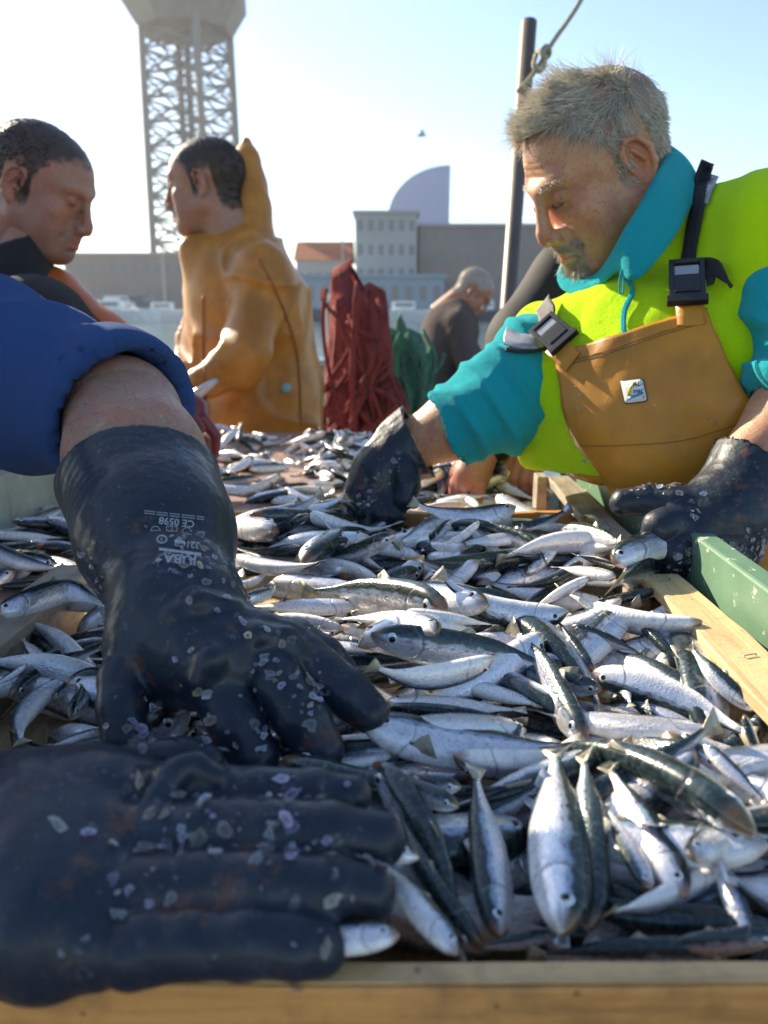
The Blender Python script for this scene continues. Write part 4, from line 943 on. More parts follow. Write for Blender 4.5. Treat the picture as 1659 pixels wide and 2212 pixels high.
def hairs(roots, dirs, lens, r=.00035, n=5, curl=.25, grav=(0, 0, -.4), seed=0):
    g = np.random.default_rng(seed); m = len(roots); d = dirs / np.linalg.norm(dirs, axis=1)[:, None]; w_ = g.normal(0, 1, (m, 3)) * curl; pts = [roots.copy()]; p = roots.copy()
    for i in range(n - 1):
        p = p + d * (lens / (n - 1))[:, None]; pts.append(p.copy()); d = d + w_ * .5 / n + np.array(grav) / n; d /= np.linalg.norm(d, axis=1)[:, None]
    pts = np.array(pts); t = pts[-1] - pts[0]; a = np.cross(t, g.normal(size=(m, 3))); a /= np.linalg.norm(a, axis=1)[:, None] + 1e-9; b_ = np.cross(t, a); b_ /= np.linalg.norm(b_, axis=1)[:, None] + 1e-9
    V = np.zeros((m, n, 3, 3)); 
    for i in range(n):
        rr = r * (1 - .75 * i / (n - 1))
        for k in range(3):
            an = 2*PI*k/3; V[:, i, k] = pts[i] + (a * math.cos(an) + b_ * math.sin(an)) * rr
    idx = np.arange(m * n * 3).reshape(m, n, 3); F = []
    for i in range(n - 1):
        for k in range(3): F.append(np.stack([idx[:, i, k], idx[:, i, (k+1) % 3], idx[:, i+1, (k+1) % 3], idx[:, i+1, k]], 1))
    return V.reshape(-1, 3), np.concatenate(F)
def hairline(p, lift=0.0):
    y = p[:, 1]; hl = np.interp(y, [-.12, -.06, -.045, -.038, -.004, .000, .018, .022, .040, .058, .085, .12], [-.075, -.07, -.045, .028, .030, -.035, -.04, .018, .046, .064, .074, .078]) + lift
    return p[:, 2] - hl
def head_sdf(h=.0022, fat=0.0, nose=1.0, closed=True, neck=.06):
    s = Sdf((-.115, -.14, -.215), (.115, .155, .14), h)
    s.ell((0, -.014, .036), (.076, .097, .084)); s.ell((0, .034, .03), (.065, .059, .064), k=.03); s.ell((0, .034, -.036), (.058 + fat * .5, .053, .066), k=.03)
    s.rc((0, -.03, -.05), (0, -.055, -.23), neck, neck + .008 + fat * .5, .03)
    for e in (-1, 1):
        s.rc((e * .055, .0, -.056), (e * .022, .068, -.098), .022 + fat, .020 + fat * .6, .025)
        s.ell((e * .045, .062, -.024), (.021, .02, .016), k=.02); s.ell((e * .041, .054, -.058), (.023 + fat, .026 + fat * .5, .03 + fat), k=.022)
    s.rc((0, .078, -.1), (0, .074, -.094), .021, .022, .02); s.ell((0, .035, -.102), (.045, .045 + fat, .026 + fat), k=.03)
    for e in (-1, 1): s.rc((e * .010, .0935, .021), (e * .044, .078, .0265), .010, .0095, .016)
    for e in (-1, 1): s.ell((e * .0305, .099, .007), (.0165, .0125, .0105), k=.012, op='s')
    s.rc((0, .0965, .016), (0, .1125 * nose ** .3, -.029), .0070, .0100, .010); s.rc((0, .1135 * nose ** .3, -.035), (0, .1145 * nose ** .3, -.040), .0112, .0120, .01)
    for e in (-1, 1):
        s.ell((e * .0138, .1035, -.0425), (.0088, .0130, .0090), k=.006); s.ell((e * .0068, .109, -.0530), (.0036, .006, .0036), k=.003, op='s')
        s.ell((e * .0305, .0790, .0055), (.0138, .0138, .0130), k=.003)                                    # lid over the eyeball
        zl = -.0015 if closed else .003
        s.rc((e * .0185, .0935, zl + .001), (e * .030, .0955, zl - .002), .0011, .0014, .0012, 's'); s.rc((e * .030, .0955, zl - .002), (e * .0425, .088, zl + .001), .0014, .0011, .0012, 's')
        s.rc((e * .018, .092, .0135), (e * .031, .0925, .0165), .0012, .0014, .003, 's'); s.rc((e * .031, .0925, .0165), (e * .044, .083, .0125), .0014, .001, .003, 's')
        s.rc((e * .020, .0925, -.0125), (e * .042, .083, -.012), .0013, .0009, .006, 's')                   # bag under the eye
    s.ell((0, .085, -.066), (.027, .019, .023), k=.02)
    for e in (-1, 1):
        s.rc((0, .1025, -.0675), (e * .021, .0925, -.072), .0058, .0030, .005); s.rc((0, .1015, -.0805), (e * .019, .092, -.0765), .0068, .0034, .005)
        s.rc((0, .111, -.0740), (e * .024, .0945, -.0750), .0016, .0013, .003, 's'); s.rc((e * .020, .1005, -.044), (e * .033, .087, -.068), .0014, .0012, .010, 's')
        s.rc((e * .003, .105, -.057), (e * .0035, .105, -.063), .001, .001, .004)
    s.rc((-.014, .097, -.091), (.014, .097, -.091), .0018, .0018, .010, 's')
    for z, a in ((.040, .028), (.052, .032), (.062, .03)): s.rc((-a, .088, z - .001), (a, .088, z - .001), .0012, .0012, .004, 's') if False else None
    for e in (-1, 1):                                                                                         # ears
        R = Matrix.Rotation(e * math.radians(24), 3, 'Z') @ Matrix.Rotation(math.radians(-10), 3, 'X'); R = np.array(R); c_ = np.array([e * .0765, -.010, -.006])
        q = lambda x, y, z: c_ + R @ np.array([e * x, y * 1.12, z * 1.12])
        s.ell(c_, (.0065, .0205, .0345), R, k=.005); s.ell(q(.008, .004, -.001), (.0075, .0105, .017), R, k=.003, op='s')
        rim = [q(.006, .013, .004), q(.008, .012, .02), q(.009, .002, .0295), q(.009, -.0115, .024), q(.009, -.0175, .008), q(.008, -.014, -.010), q(.006, -.005, -.024), q(.004, .004, -.030)]
        for i in range(len(rim) - 1): s.rc(rim[i], rim[i+1], .0034, .0034, .004)
        s.rc(q(.007, .0, .016), q(.006, -.006, .0), .0028, .0028, .004); s.rc(q(.004, .011, -.004), q(.004, .010, -.010), .0035, .003, .003); s.ell(q(.003, .004, -.027), (.0055, .007, .008), R, k=.004)
    return s
def head_colors(p, skin, hair, hair_amt=1.0, beard=0.0, beardc=(.3, .26, .2), lift=0):
    """albedo per point: skin, flushed nose, ears and cheeks, lips, stubble, scalp under the hair"""
    C = np.tile(np.array(skin, float), (len(p), 1)); x, y, z = np.abs(p[:, 0]), p[:, 1], p[:, 2]
    def mixin(w_, c): C[:] = C * (1 - w_[:, None]) + np.array(c) * w_[:, None]
    g = lambda c, r: np.exp(-(((p - np.array(c)) / np.array(r))**2).sum(1)); ga = lambda c, r: np.exp(-(((np.stack([x, y, z], 1) - np.array(c)) / np.array(r))**2).sum(1))
    red = np.array(skin) * (1.12, .62, .58)
    mixin(.75 * g((0, .116, -.041), (.018, .02, .016)), red); mixin(.5 * ga((.045, .07, -.03), (.025, .03, .022)), red); mixin(.55 * ga((.082, -.01, -.004), (.012, .03, .035)), red)
    mixin(.8 * g((0, .104, -.0695), (.02, .012, .0045)), np.array(skin) * (.95, .45, .45)); mixin(.8 * g((0, .103, -.0795), (.018, .012, .005)), np.array(skin) * (1.0, .5, .5))
    mixin(.5 * ga((.031, .09, .010), (.016, .02, .012)), np.array(skin) * (.8, .66, .62)); mixin(.85 * ga((.031, .093, -.0035), (.013, .012, .0022)), (.05, .025, .02))
    st = np.clip((-.03 - z) / .03, 0, 1) * np.clip((y + .01) / .03, 0, 1) * np.clip((.2 + z) / .06, 0, 1); lips = np.clip(g((0, .104, -.075), (.022, .02, .010)) * 1.6, 0, 1); mixin(.30 * st * (1 - lips), np.array(skin) * .55)
    if beard: gb = np.clip(1.5 * np.exp(-((x / .034)**4 + ((z + .090) / .034)**4)) * (y > .045), 0, 1) * (1 - lips); mixin(beard * gb, beardc)
    hm = np.clip((hairline(p, lift) + .006 * snoise(p, 160, 2, 2)) / .026 + .35, 0, 1) * (x < .0765 + .02 * (z > .03)) * hair_amt; mixin(hm, hair)
    return C
def head_hair(V, F, n, lens, dirf, mask, seed, r=.00035, curl=.25, grav=(0, 0, -.4)):
    g = np.random.default_rng(seed); c = V[F].mean(1); N = normals(V, F); fn = N[F].mean(1); a = np.linalg.norm(np.cross(V[F[:, 2]] - V[F[:, 0]], V[F[:, 3]] - V[F[:, 1]]), axis=1); w_ = a * mask(c); w_ /= w_.sum()
    i = g.choice(len(F), n, p=w_); uvw = g.dirichlet((1, 1, 1, 1), n); roots = (V[F[i]] * uvw[:, :, None]).sum(1); d = dirf(roots, fn[i], g); L = lens(roots, g); return hairs(roots - fn[i] * .001, d, L, r, 6, curl, grav, seed)
def hmat(center, yaw, pitch, roll=0, scale=1.0):
    """yaw: heading in degrees, 0 = +Y, positive to +X; pitch: nose down positive"""
    R = Matrix.Rotation(math.radians(-yaw), 4, 'Z') @ Matrix.Rotation(math.radians(-pitch), 4, 'X') @ Matrix.Rotation(math.radians(roll), 4, 'Y')
    return np.array(Matrix.Translation(Vector(center)) @ R @ Matrix.Scale(scale, 4))
def xf(M, V): return V @ M[:3, :3].T + M[:3, 3]
# ---------------------------------------------------------------- the man in the hi-vis fleece
SKINC = (.56, .29, .155)
hs = head_sdf(.0016, fat=.006, nose=1.0, neck=.066); HV, HF = hs.mesh(1)
HM1 = hmat(P(1296, 362, 1.05), -104, 33, -3, .975)
N = normals(HV, HF); wr_ = np.zeros(len(HV))
for z0, a, f in ((.040, .0004, 60), (.050, .00045, 50), (.059, .0003, 66)):                      # furrows of the brow
    wr_ -= 1.5 * a * np.exp(-((HV[:, 2] - z0 - .002 * np.sin(HV[:, 0] * f)) / .0018)**2) * (HV[:, 1] > .05) * np.exp(-(HV[:, 0] / .035)**4)
for k in range(3):                                                                            # crow's feet
    for e in (-1, 1): wr_ -= .0009 * np.exp(-(((HV[:, 2] - (.010 - k * .006) - (k - 1) * .25 * (e * HV[:, 0] - .05)) / .0013)**2)) * np.exp(-((e * HV[:, 0] - .056) / .009)**2) * (HV[:, 1] > .03)
HV = HV + N * (wr_ + snoise(HV, 70, 3, 2) * .0005)[:, None]
HC = head_colors(HV, SKINC, (.22, .18, .13), .9, .5, (.34, .27, .19), .012)
headW = xf(HM1, HV)
# body under the clothes (torso, arms) joined with the head
shR, elR, wrR = P(1192, 736, 1.14), P(1088, 868, 1.09), P(862, 975, 1.12)
shL, elL, wrL = P(1680, 520, .97), P(1800, 830, .88), P(1612, 1000, .86)
pelvis = np.array([.55, 1.15, .88])
bs = Sdf(np.min([wrR, pelvis, shL, elL], 0) - .26, np.max([shL, elL, wrR, headW.mean(0)], 0) + .25, .007)
bs.ell(P(1412, 870, 1.07), (.15, .10, .14), k=.03); bs.ell(P(1450, 960, 1.08), (.15, .11, .10), k=.05); bs.ell(pelvis, (.16, .12, .12), k=.05)
bs.rc(P(1400, 690, 1.07), shR, .045, .05, .04); bs.rc(P(1480, 560, 1.08), shL, .05, .055, .04); bs.rc(headW.mean(0), P(1430, 640, 1.09), .05, .06, .03); bs.rc(P(1430, 640, 1.09), P(1412, 800, 1.08), .06, .08, .03)
bs.chain([(shR, .052), (elR, .046), (wrR, .031)], .03); bs.chain([(shL, .055), (elL, .047), (wrL, .031)], .03)
bs.keep_off(.36, 1.065); bV, bF = bs.mesh(2)
fs = Sdf(np.minimum(elR, wrR) - .07, np.maximum(elR, wrR) + .07, .003); fs.chain([(elR, .049), (elR * .62 + wrR * .38, .050), (wrR, .033)], .02); fV, fF = fs.mesh(2)
fs = Sdf(np.minimum(elL, wrL) - .07, np.maximum(elL, wrL) + .07, .003); fs.chain([(elL, .049), (elL * .55 + wrL * .45, .048), (wrL, .033)], .02); gV, gF = fs.mesh(2)
BV, BF = joinm((headW, HF), (bV, bF), (fV, fF), (gV, gF))
BC = np.concatenate([HC, np.tile(SKINC, (len(bV) + len(fV) + len(gV), 1))])
man = tag(obj('person', BV, BF, SKIN, loc=(pelvis[0], pelvis[1] + .02, 0)), 'grey haired man in hi-vis yellow and teal fleece with ochre oilskin bib', 'person'); vcol(man, 'Col', BC)
# eyes, hair, brows, goatee
for e in (-1, 1):
    c_ = xf(HM1, np.array([[e * .0305, .0770, .0015]]))[0]; V, F = tube([c_ + (0, 0, z) for z in (-.011, -.009, -.005, 0, .005, .009, .011)], [.001, .007, .0105, .0116, .0105, .007, .001], 14); obj('eye', V, F, LID, man)
g_ = lambda r, n, g, a, b: a * n + np.array(b) + g.normal(0, .22, n.shape)
def hdir(r, n, g):
    cl = np.stack([snoise(r, 130, k, 2) for k in (1, 2, 3)], 1) * .55
    top = np.clip((r[:, 2] - .03) / .05, 0, 1)[:, None]; back = np.clip((-r[:, 1]) / .07, 0, 1)[:, None]; fr_ = np.clip((r[:, 1] - .02) / .05, 0, 1)[:, None]
    d = top * (n * (.12 + .30 * fr_) + np.array([.1, .85, .15])) + (1 - top) * (n * .20 + np.array([0, -.35, -.75])); d += back * np.array([0, -.2, -.55]); return d + cl + g.normal(0, .10 + .06 * top, n.shape)
def hlen(r, g): return (.012 + .026 * np.clip((r[:, 2] - .02) / .06, 0, 1)) * (1 - .35 * np.clip((-r[:, 1] - .03) / .05, 0, 1)) * g.uniform(.55, 1.25, len(r))
rec = lambda c: .020 * np.clip((c[:, 1] - .03) / .03, 0, 1) + .024 * np.clip((np.abs(c[:, 0]) - .03) / .02, 0, 1) * np.clip((c[:, 1] - .025) / .02, 0, 1)
msk = lambda c: ((hairline(c) > rec(c)) & (np.abs(c[:, 0]) < .080)) * (1.0 + 1.6 * (c[:, 2] > .07))
V, F = head_hair(HV, HF, 19000, hlen, hdir, msk, 5, .00046, .45, (0, 0, -.15)); obj('hair', xf(HM1, V), F, GREY, man)
V, F = head_hair(HV, HF, 170, lambda r, g: g.uniform(.02, .042, len(r)), lambda r, n, g: n * .45 + np.array([0, .6, .1]) + g.normal(0, .4, n.shape), lambda c: ((hairline(c) > .004) & (c[:, 2] > .06)).astype(float), 6, .0003, .9, (0, 0, -.1)); obj('hair', xf(HM1, V), F, WHISK, man)
lipm = lambda c: np.exp(-((c[:, 0] / .021)**4 + ((c[:, 2] + .0745) / .0088)**4)) < .35
V, F = head_hair(HV, HF, 3000, lambda r, g: g.uniform(.005, .012, len(r)) * (1 + .9 * (r[:, 2] < -.09)), lambda r, n, g: n * .45 + np.array([0, .15, -.9]) + g.normal(0, .3, n.shape), lambda c: ((c[:, 1] > .05) & (c[:, 2] < -.054) & (c[:, 2] > -.130) & (np.abs(c[:, 0]) < .034) & lipm(c)).astype(float), 7, .0004, .4); obj('goatee', xf(HM1, V), F, WHISK, man)
V, F = head_hair(HV, HF, 1600, lambda r, g: g.uniform(.0015, .004, len(r)), lambda r, n, g: n * .5 + np.array([0, 0, -.8]) + g.normal(0, .3, n.shape), lambda c: ((c[:, 1] > .0) & (c[:, 2] < -.035) & (c[:, 2] > -.13)).astype(float), 8, .00028, .2); obj('stubble', xf(HM1, V), F, WHISK, man)
for e in (-1, 1):
    V, F = head_hair(HV, HF, 130, lambda r, g: g.uniform(.006, .011, len(r)), lambda r, n, g: n * .35 + np.array([e * .85, -.1, .05]) + g.normal(0, .2, n.shape), lambda c: ((np.abs(c[:, 2] - .0235 - .003 * np.sin((c[:, 0] * e - .01) * 70)) < .0042) & (c[:, 0] * e > .010) & (c[:, 0] * e < .050) & (c[:, 1] > .04)).astype(float), 9, .00036, .2); obj('eyebrow', xf(HM1, V), F, GREY, man)
for e in (-1, 1):
    q = np.random.default_rng(5); tt = q.uniform(0, 1, 90); rt_ = np.stack([e * (.0185 + .0245 * tt), .0935 + .0035 * np.sin(tt * PI) - .004 * tt, -.0008 - .0032 * np.sin(tt * PI)], 1); V, F = hairs(rt_, np.stack([e * (tt - .4) * .6, np.full(90, 1.0), np.full(90, -.75)], 1) + q.normal(0, .12, (90, 3)), q.uniform(.003, .0055, 90), .0004, 4, .1); obj('eyelashes', xf(HM1, V), F, DARKH, man)
put_flakes(man, headW, HF, 14, (.0014, .0034), lambda c: (((c - HM1[:3, 3]) @ HM1[:3, 1] > .05) & ((c - HM1[:3, 3]) @ HM1[:3, 2] > -.05)), 4)

# fleece: torso, sleeves, collar
ts = Sdf(P(1080, 700, 1.15) - (.14, .30, .75), P(1750, 400, 1.0) + (.22, .36, .12), .0048)
LAT = shL - shR; LAT /= np.linalg.norm(LAT); FRT = np.cross(LAT, (0, 0, 1)); FRT /= np.linalg.norm(FRT); FRT = FRT if FRT[1] < 0 else -FRT; UPV = np.cross(LAT, FRT); UPV = UPV if UPV[2] > 0 else -UPV
TR = np.stack([LAT, FRT, UPV], 1)
def torso(s, o=0.0, legs=True):
    s.ell(P(1408, 850, 1.06), (.200 + o, .128 + o, .155 + o), TR, k=.03); s.ell(P(1440, 955, 1.07), (.180 + o, .130 + o, .12 + o), TR, k=.06); s.ell((.545, 1.14, .98), (.150 + o, .13 + o, .15 + o), k=.06)
    s.rc(P(1385, 690, 1.05), shR, .055 + o, .060 + o, .05); s.rc(P(1490, 540, 1.075), shL, .072 + o, .080 + o, .05); s.rc(P(1385, 690, 1.05), P(1490, 540, 1.075), .055, .072, .05)
    return s
torso(ts); ts.rc(shL, shL * .75 + elL * .25, .080, .08, .03)
ts.half(P(1440, 1060, 1.08), (0, .1, -1));
ts.keep_off(.352, 1.056); TV, TF = ts.mesh(3); TN = normals(TV, TF)
q = (TV - P(1405, 735, 1.055)) @ TR; fold = np.sin(q[:, 0] * 34 + q[:, 2] * 16 + 2.2 * snoise(TV, 7, 2)) ; TV = TV + TN * (.0045 * fold * (.4 + .6 * np.clip(-q[:, 0] * 6 + .3, 0, 1)) + .005 * np.clip(1 - 2.6 * np.abs(np.sin(q[:, 0] * 21 - q[:, 2] * 14 + 2.4 * snoise(TV, 6, 1))), -.6, 1) * (.4 + .6 * snoise(TV, 8, 3)) + .0040 * snoise(TV, 20, 4) + .0016 * snoise(TV, 55, 6))[:, None]
vest = obj('fleece_top', TV, TF, HIVIS, man); TB = mkbvh(TV, TF)
def sleeve(a, b, c, r, cut, lo, seed, ncut=None, rings=1.0):
    s = Sdf(np.min([a, b, c], 0) - .11, np.max([a, b, c], 0) + .11, .0042); s.chain([(a, r[0]), (b, r[1]), (c, r[2])], .04)
    cutp, cutn = cut; s.half(cutp, cutn); s.half(a + (b - a) * lo, a - b); s.rc(cutp - cutn * .035, cutp + cutn * .05, r[3], r[3] + .004, 0, 's'); V, F = s.mesh(2); N = normals(V, F)
    ab = (b - a) / np.linalg.norm(b - a); t = (V - a) @ ab; ph = snoise(V, 9, seed) * 2.2; rg = 1 - 2.4 * np.abs(snoise((V - b) @ np.diag([1.0, .8, 1.0]) + np.outer(t, ab) * 1.4, 15, seed, 2)); V = V + N * (rings * (.0048 * np.sin(t * 95 + ph + (V - b) @ np.array([25, 9, 30])) * np.exp(-(((V - b)**2).sum(1)) / .012) + .0030 * np.sin(t * 62 + ph * 1.6) + .0062 * np.clip(1 - 2.6 * np.abs(np.sin(((V - b) @ np.array([38, 10, 46])) + 2.6 * snoise(V, 8, seed + 1, 2))), -.7, 1) * (.55 + .45 * snoise(V, 12, seed)) + .003 * np.clip(rg, -.6, 1)) + .002 * snoise(V, 40, seed + 1))[:, None]; return V, F
fa = wrR - elR; fa /= np.linalg.norm(fa); cutR = P(966, 935, 1.10)
V, F = sleeve(shR, elR, elR + fa * .30, (.066, .064, .060, .047), (cutR, fa), .0, 1); obj('sleeve', V, F, TEAL, man); SLB = mkbvh(V, F)
fl = wrL - elL; fl /= np.linalg.norm(fl)
V, F = sleeve(shL, elL, elL + fl * .16, (.082, .074, .064, .052), (elL + fl * .07, fl), .20, 2); obj('sleeve', V, F, TEAL, man)
bot = spline([P(1340, 582, .985), P(1292, 616, 1.03), P(1243, 630, 1.07), P(1214, 592, 1.12), P(1300, 480, 1.17), P(1400, 400, 1.17), P(1500, 392, 1.05), P(1474, 476, .965), P(1427, 552, .945), P(1372, 606, .955)], 7, True)
topc = spline([P(1331, 538, .985), P(1290, 594, 1.04), P(1240, 604, 1.08), P(1220, 566, 1.12), P(1300, 450, 1.15), P(1388, 352, 1.15), P(1446, 318, 1.06), P(1422, 366, .985), P(1384, 440, .965), P(1352, 496, .965)], 7, True)
n = len(bot); V = []; 
for j in range(9):
    t = j / 8; bulge = math.sin(PI * t) * .006; ring = bot * (1 - t) + topc * t; cen = ring.mean(0); V += list(ring + (ring - cen) / np.linalg.norm(ring - cen, axis=1)[:, None] * bulge)
V = np.array(V); V = V + (snoise(V, 40, 3) * .002)[:, None]
obj('collar', V, np.array([(j*n+i, j*n+(i+1) % n, (j+1)*n+(i+1) % n, (j+1)*n+i) for j in range(8) for i in range(n)]), TEAL, man, solid=.007)
# zip with its pull
zp = [(1345, 570), (1352, 600), (1368, 632), (1352, 672), (1350, 712), (1356, 742)]
V, F = strip(TB, zp, 9, 10, .004); obj('zip', V, F, TEAL, man, solid=.003)
zpl = P(1343, 585, .955); obj('zip_pull', *tube(spline([P(1343, 583, .952), P(1338, 606, .95), P(1339, 632, .949), P(1346, 632, .949), P(1347, 606, .95), P(1344, 583, .952)], 5), .0012, 6), TEAL, man)
# oilskin bib and trousers
bv = Sdf((.20, .84, .40), (.84, 1.46, 1.20), .007); bv.ell((.55, 1.14, .93), (.172, .15, .18)); bv.ell(P(1445, 985, 1.075), (.188, .14, .115), TR, k=.05)
for s_ in (-1, 1):
    hp = np.array([.57, 1.15 + s_ * .09, .84]); bv.rc(hp, np.array([hp[0] + .02, hp[1] + s_ * .03, .45]), .10, .085, .05)
bv.half(P(1440, 955, 1.08), (0, .45, .9)); bv.keep_off(.350, 1.054); LV, LF = bv.mesh(2); N = normals(LV, LF); LV = LV + N * (.004 * snoise(LV, 20, 5))[:, None]; obj('oilskin_trousers', LV, LF, BIB, man)
for s_ in (-1, 1):
    hp = np.array([.59, 1.13 + s_ * .12, .8]); bt = Sdf(np.array([hp[0] - .16, hp[1] - .22, -.01]), np.array([hp[0] + .16, hp[1] + .2, .52]), .008); k_ = np.array([hp[0], hp[1] + .02, 0])
    bt.chain([(k_ + (0, 0, .48), .086), (k_ + (0, 0, .1), .065), (k_ + (0, -.02, .055), .055)], .03); bt.rc(k_ + (0, 0, .05), k_ + (-.03, -.12, .045), .05, .045, .03); bt.half(k_ + (0, 0, .004), (0, 0, -1)); bt.half(k_ + (0, 0, .46), (0, 0, 1)); obj('boot', *bt.mesh(1), RUB, man)
V, F = patch(TB, [(1206, 772), (1215, 830), (1226, 890), (1250, 950), (1300, 1010), (1330, 1060)], [(1520, 676), (1556, 760), (1600, 850), (1640, 930), (1600, 1000), (1560, 1062)], 40, 44, .0105)
N = normals(V, F); pxv = (V - CC) / ((V - CC) @ FW)[:, None]; V = V + N * (.0022 * snoise(V, 26, 7))[:, None] * (1 if N.mean(0) @ (CC - V.mean(0)) > 0 else -1); bib = obj('bib', V, F, BIB, man, solid=.003); BBV = mkbvh(V, F)
for ln in ([(1212, 786), (1300, 762), (1420, 722), (1524, 690)], [(1214, 792), (1300, 768), (1420, 728), (1526, 696)], [(1256, 962), (1340, 962), (1480, 950), (1622, 905)]):
    V, F = strip(BBV, ln, 1.6, 1.6, .0022, 30); obj('seam', V, F, plain('seam_thread', (.22, .10, .02), .8), bib, solid=.0006)
# shoulder straps, buckles
def strap(line, w0, w1, off, mat, name='strap', bv_=None, par=None): V, F = strip(bv_ or TB, line, w0, w1, off); return obj(name, V, F, mat, par or man, solid=.002)
strap([(1210, 790), (1228, 770), (1244, 752)], 58, 50, .013, BIB, 'bib_tab'); strap([(1492, 712), (1490, 690), (1488, 668)], 56, 50, .013, BIB, 'bib_tab')
strap([(1484, 590), (1497, 520), (1512, 450), (1518, 395), (1530, 360)], 34, 30, .006, BLK); strap([(1530, 445), (1536, 415), (1545, 390)], 12, 18, .006, STRIPE, 'reflective_band')
strap([(1180, 742), (1150, 744), (1120, 740), (1092, 732)], 26, 40, .005, STRIPE, 'reflective_band', SLB); strap([(1180, 757), (1140, 765), (1088, 762)], 6, 7, .006, BLK, 'strap', SLB)
V, F = patch(TB, [(1170, 690), (1176, 705), (1178, 722), (1182, 742)], [(1202, 654), (1214, 676), (1212, 700), (1218, 722)], 8, 12, .016); obj('strap_end', V, F, BLK, man, solid=.002)
V, F = patch(TB, [(1516, 588), (1546, 564), (1576, 568), (1593, 618)], [(1520, 640), (1545, 630), (1560, 606), (1588, 626)], 6, 12, .016); obj('strap_end', V, F, BLK, man, solid=.002)
def buckle(px, py, w_, h_, ang):
    h0, n0 = raydepth(TB, px, py); p = np.array(h0); n0 = np.array(n0); n0 = n0 if n0 @ (CC - p) > 0 else -n0; ru = UP * math.cos(ang) + RT * math.sin(ang); ru -= n0 * (ru @ n0); ru /= np.linalg.norm(ru); rr = np.cross(ru, n0); M = np.eye(4); M[:3, 0], M[:3, 1], M[:3, 2], M[:3, 3] = rr, ru, n0, p + n0 * .017
    w_ *= S * 1.0; h_ *= S * 1.0; b_ = thing_part('buckle')
    m = MB(); 
    for lo, hi in (((-w_/2, -h_*.5, -.004), (w_/2, h_*.12, .004)), ((-w_/2, h_*.12, -.003), (-w_*.36, h_*.5, .004)), ((w_*.36, h_*.12, -.003), (w_/2, h_*.5, .004)), ((-w_*.36, h_*.40, -.003), (w_*.36, h_*.5, .004)), ((-w_*.56, -h_*.5, -.0045), (w_*.56, -h_*.36, .0045)), ((-w_*.36, -h_*.3, .0041), (w_*.36, h_*.05, .0056))): m.box(lo, hi, M)
    bk = m.build('buckle', PLAS, man, bevel=.003); MB().box((-w_*.35, h_*.125, -.002), (w_*.35, h_*.36, .002), M).build('slider', STRIPE, bk, bevel=.001)
def thing_part(n_): return None
buckle(1482, 632, 68, 128, 0.02); buckle(1205, 735, 66, 100, -.72)
# badge on the bib
def badge():
    u0 = np.array([1371, 846.]); ex = np.array([math.cos(.14), -math.sin(.14)]); ey = np.array([math.sin(.14), math.cos(.14)]); ey = np.array([.20, .98])
    mp_ = lambda q: [tuple(u0 + ex * a + ey * -b) for a, b in q]
    def rr(w_, h_, r): 
        o = []
        for cx, cy, a0 in ((w_-r, h_-r, 0), (-w_+r, h_-r, 90), (-w_+r, -h_+r, 180), (w_-r, -h_+r, 270)): o += [(cx + r*math.cos(math.radians(a0+k*18)), cy + r*math.sin(math.radians(a0+k*18))) for k in range(6)]
        return o
    bd = None
    mk_ = lambda n_, c: plain(n_, c, .45, 0, .05)
    def flat(name, q, off, mat, par): V = drape(BBV, mp_(q), off); return obj(name, np.concatenate([[V.mean(0)], V]), [(0, i+1, (i+1) % len(q) + 1) for i in range(len(q))], mat, par, solid=.0005)
    bd = flat('badge', rr(25, 26, 7), .0040, mk_('badge_border', (.02, .02, .05)), man); flat('badge_field', rr(23, 24, 6), .0047, mk_('badge_white', (.72, .72, .68)), bd)
    flat('yellow_sail', [(-15, -9), (-13, 2), (-8, 11), (0, 18), (6, 20), (-1, 12), (-6, 2), (-8, -9)], .0053, mk_('badge_yellow', (.62, .50, .03)), bd)
    flat('blue_wave', [(-16, -12), (-6, -9), (4, -8), (12, -5), (20, -4), (19, -9), (10, -12), (0, -14), (-8, -15), (-16, -19)], .0053, mk_('badge_blue', (.03, .25, .45)), bd)
    for txt, x, y, sz in (('AL-', 10.5, 9, 15), ('mar', 8.5, -5, 14), ('\u00ae', 17.5, -18.5, 7)):
        V2, F2 = text2d(txt, sz, .25, .2); obj('lettering', drape(BBV, mp_([(x + a, y + b) for a, b in V2]), .0058), F2, mk_('badge_ink', (.03, .03, .04)), bd, smooth=False)
badge()
put_flakes(bib, np.array([v for v in drape(BBV, [(px, py) for px in range(1230, 1600, 10) for py in range(780, 1040, 10)], .003)]), np.array([(i, i+1, i+27, i+26) for i in range(36*26) if i % 26 < 25]), 26, (.0008, .0028), None, 12)
# his gloves
def glove(name, owner, V, F, n, seed, size=(.0022, .0055), mat=None):
    o = obj(name, V, F, mat or RUB, owner)
    if n: put_flakes(o, V, F, n, size, None, seed)
    return o
pl = [[(P(1625, 1010, .862), .040), (P(1560, 1110, .850), .046), (P(1500, 1150, .845), .040)], [(P(1600, 1080, .85), .042), (P(1560, 1190, .845), .036)]]
fg = [[(P(1520, 1090, .84), .022), (P(1455, 1085, .845), .0185), (P(1400, 1083, .852), .0165), (P(1348, 1087, .86), .0150)],
      [(P(1470, 1130, .835), .023), (P(1428, 1140, .828), .0195), (P(1408, 1180, .835), .0175)], [(P(1500, 1165, .83), .023), (P(1462, 1195, .822), .0195), (P(1450, 1235, .835), .0175)],
      [(P(1550, 1190, .828), .023), (P(1518, 1218, .82), .019), (P(1512, 1252, .835), .017)], [(P(1600, 1190, .835), .021), (P(1580, 1215, .828), .018), (P(1575, 1245, .84), .016)]]
cu = [(P(1628, 1000, .862), .043), (P(1760, 860, .875), .062)]; cn = P(1760, 860, .875) - P(1628, 1000, .862)
V, F = hand_mesh(pl, fg, cu, seed=3, mouth=(P(1725, 898, .871), cn, .055, .055, .05)); glove('glove', man, V, F, 520, 21, (.0012, .0042))
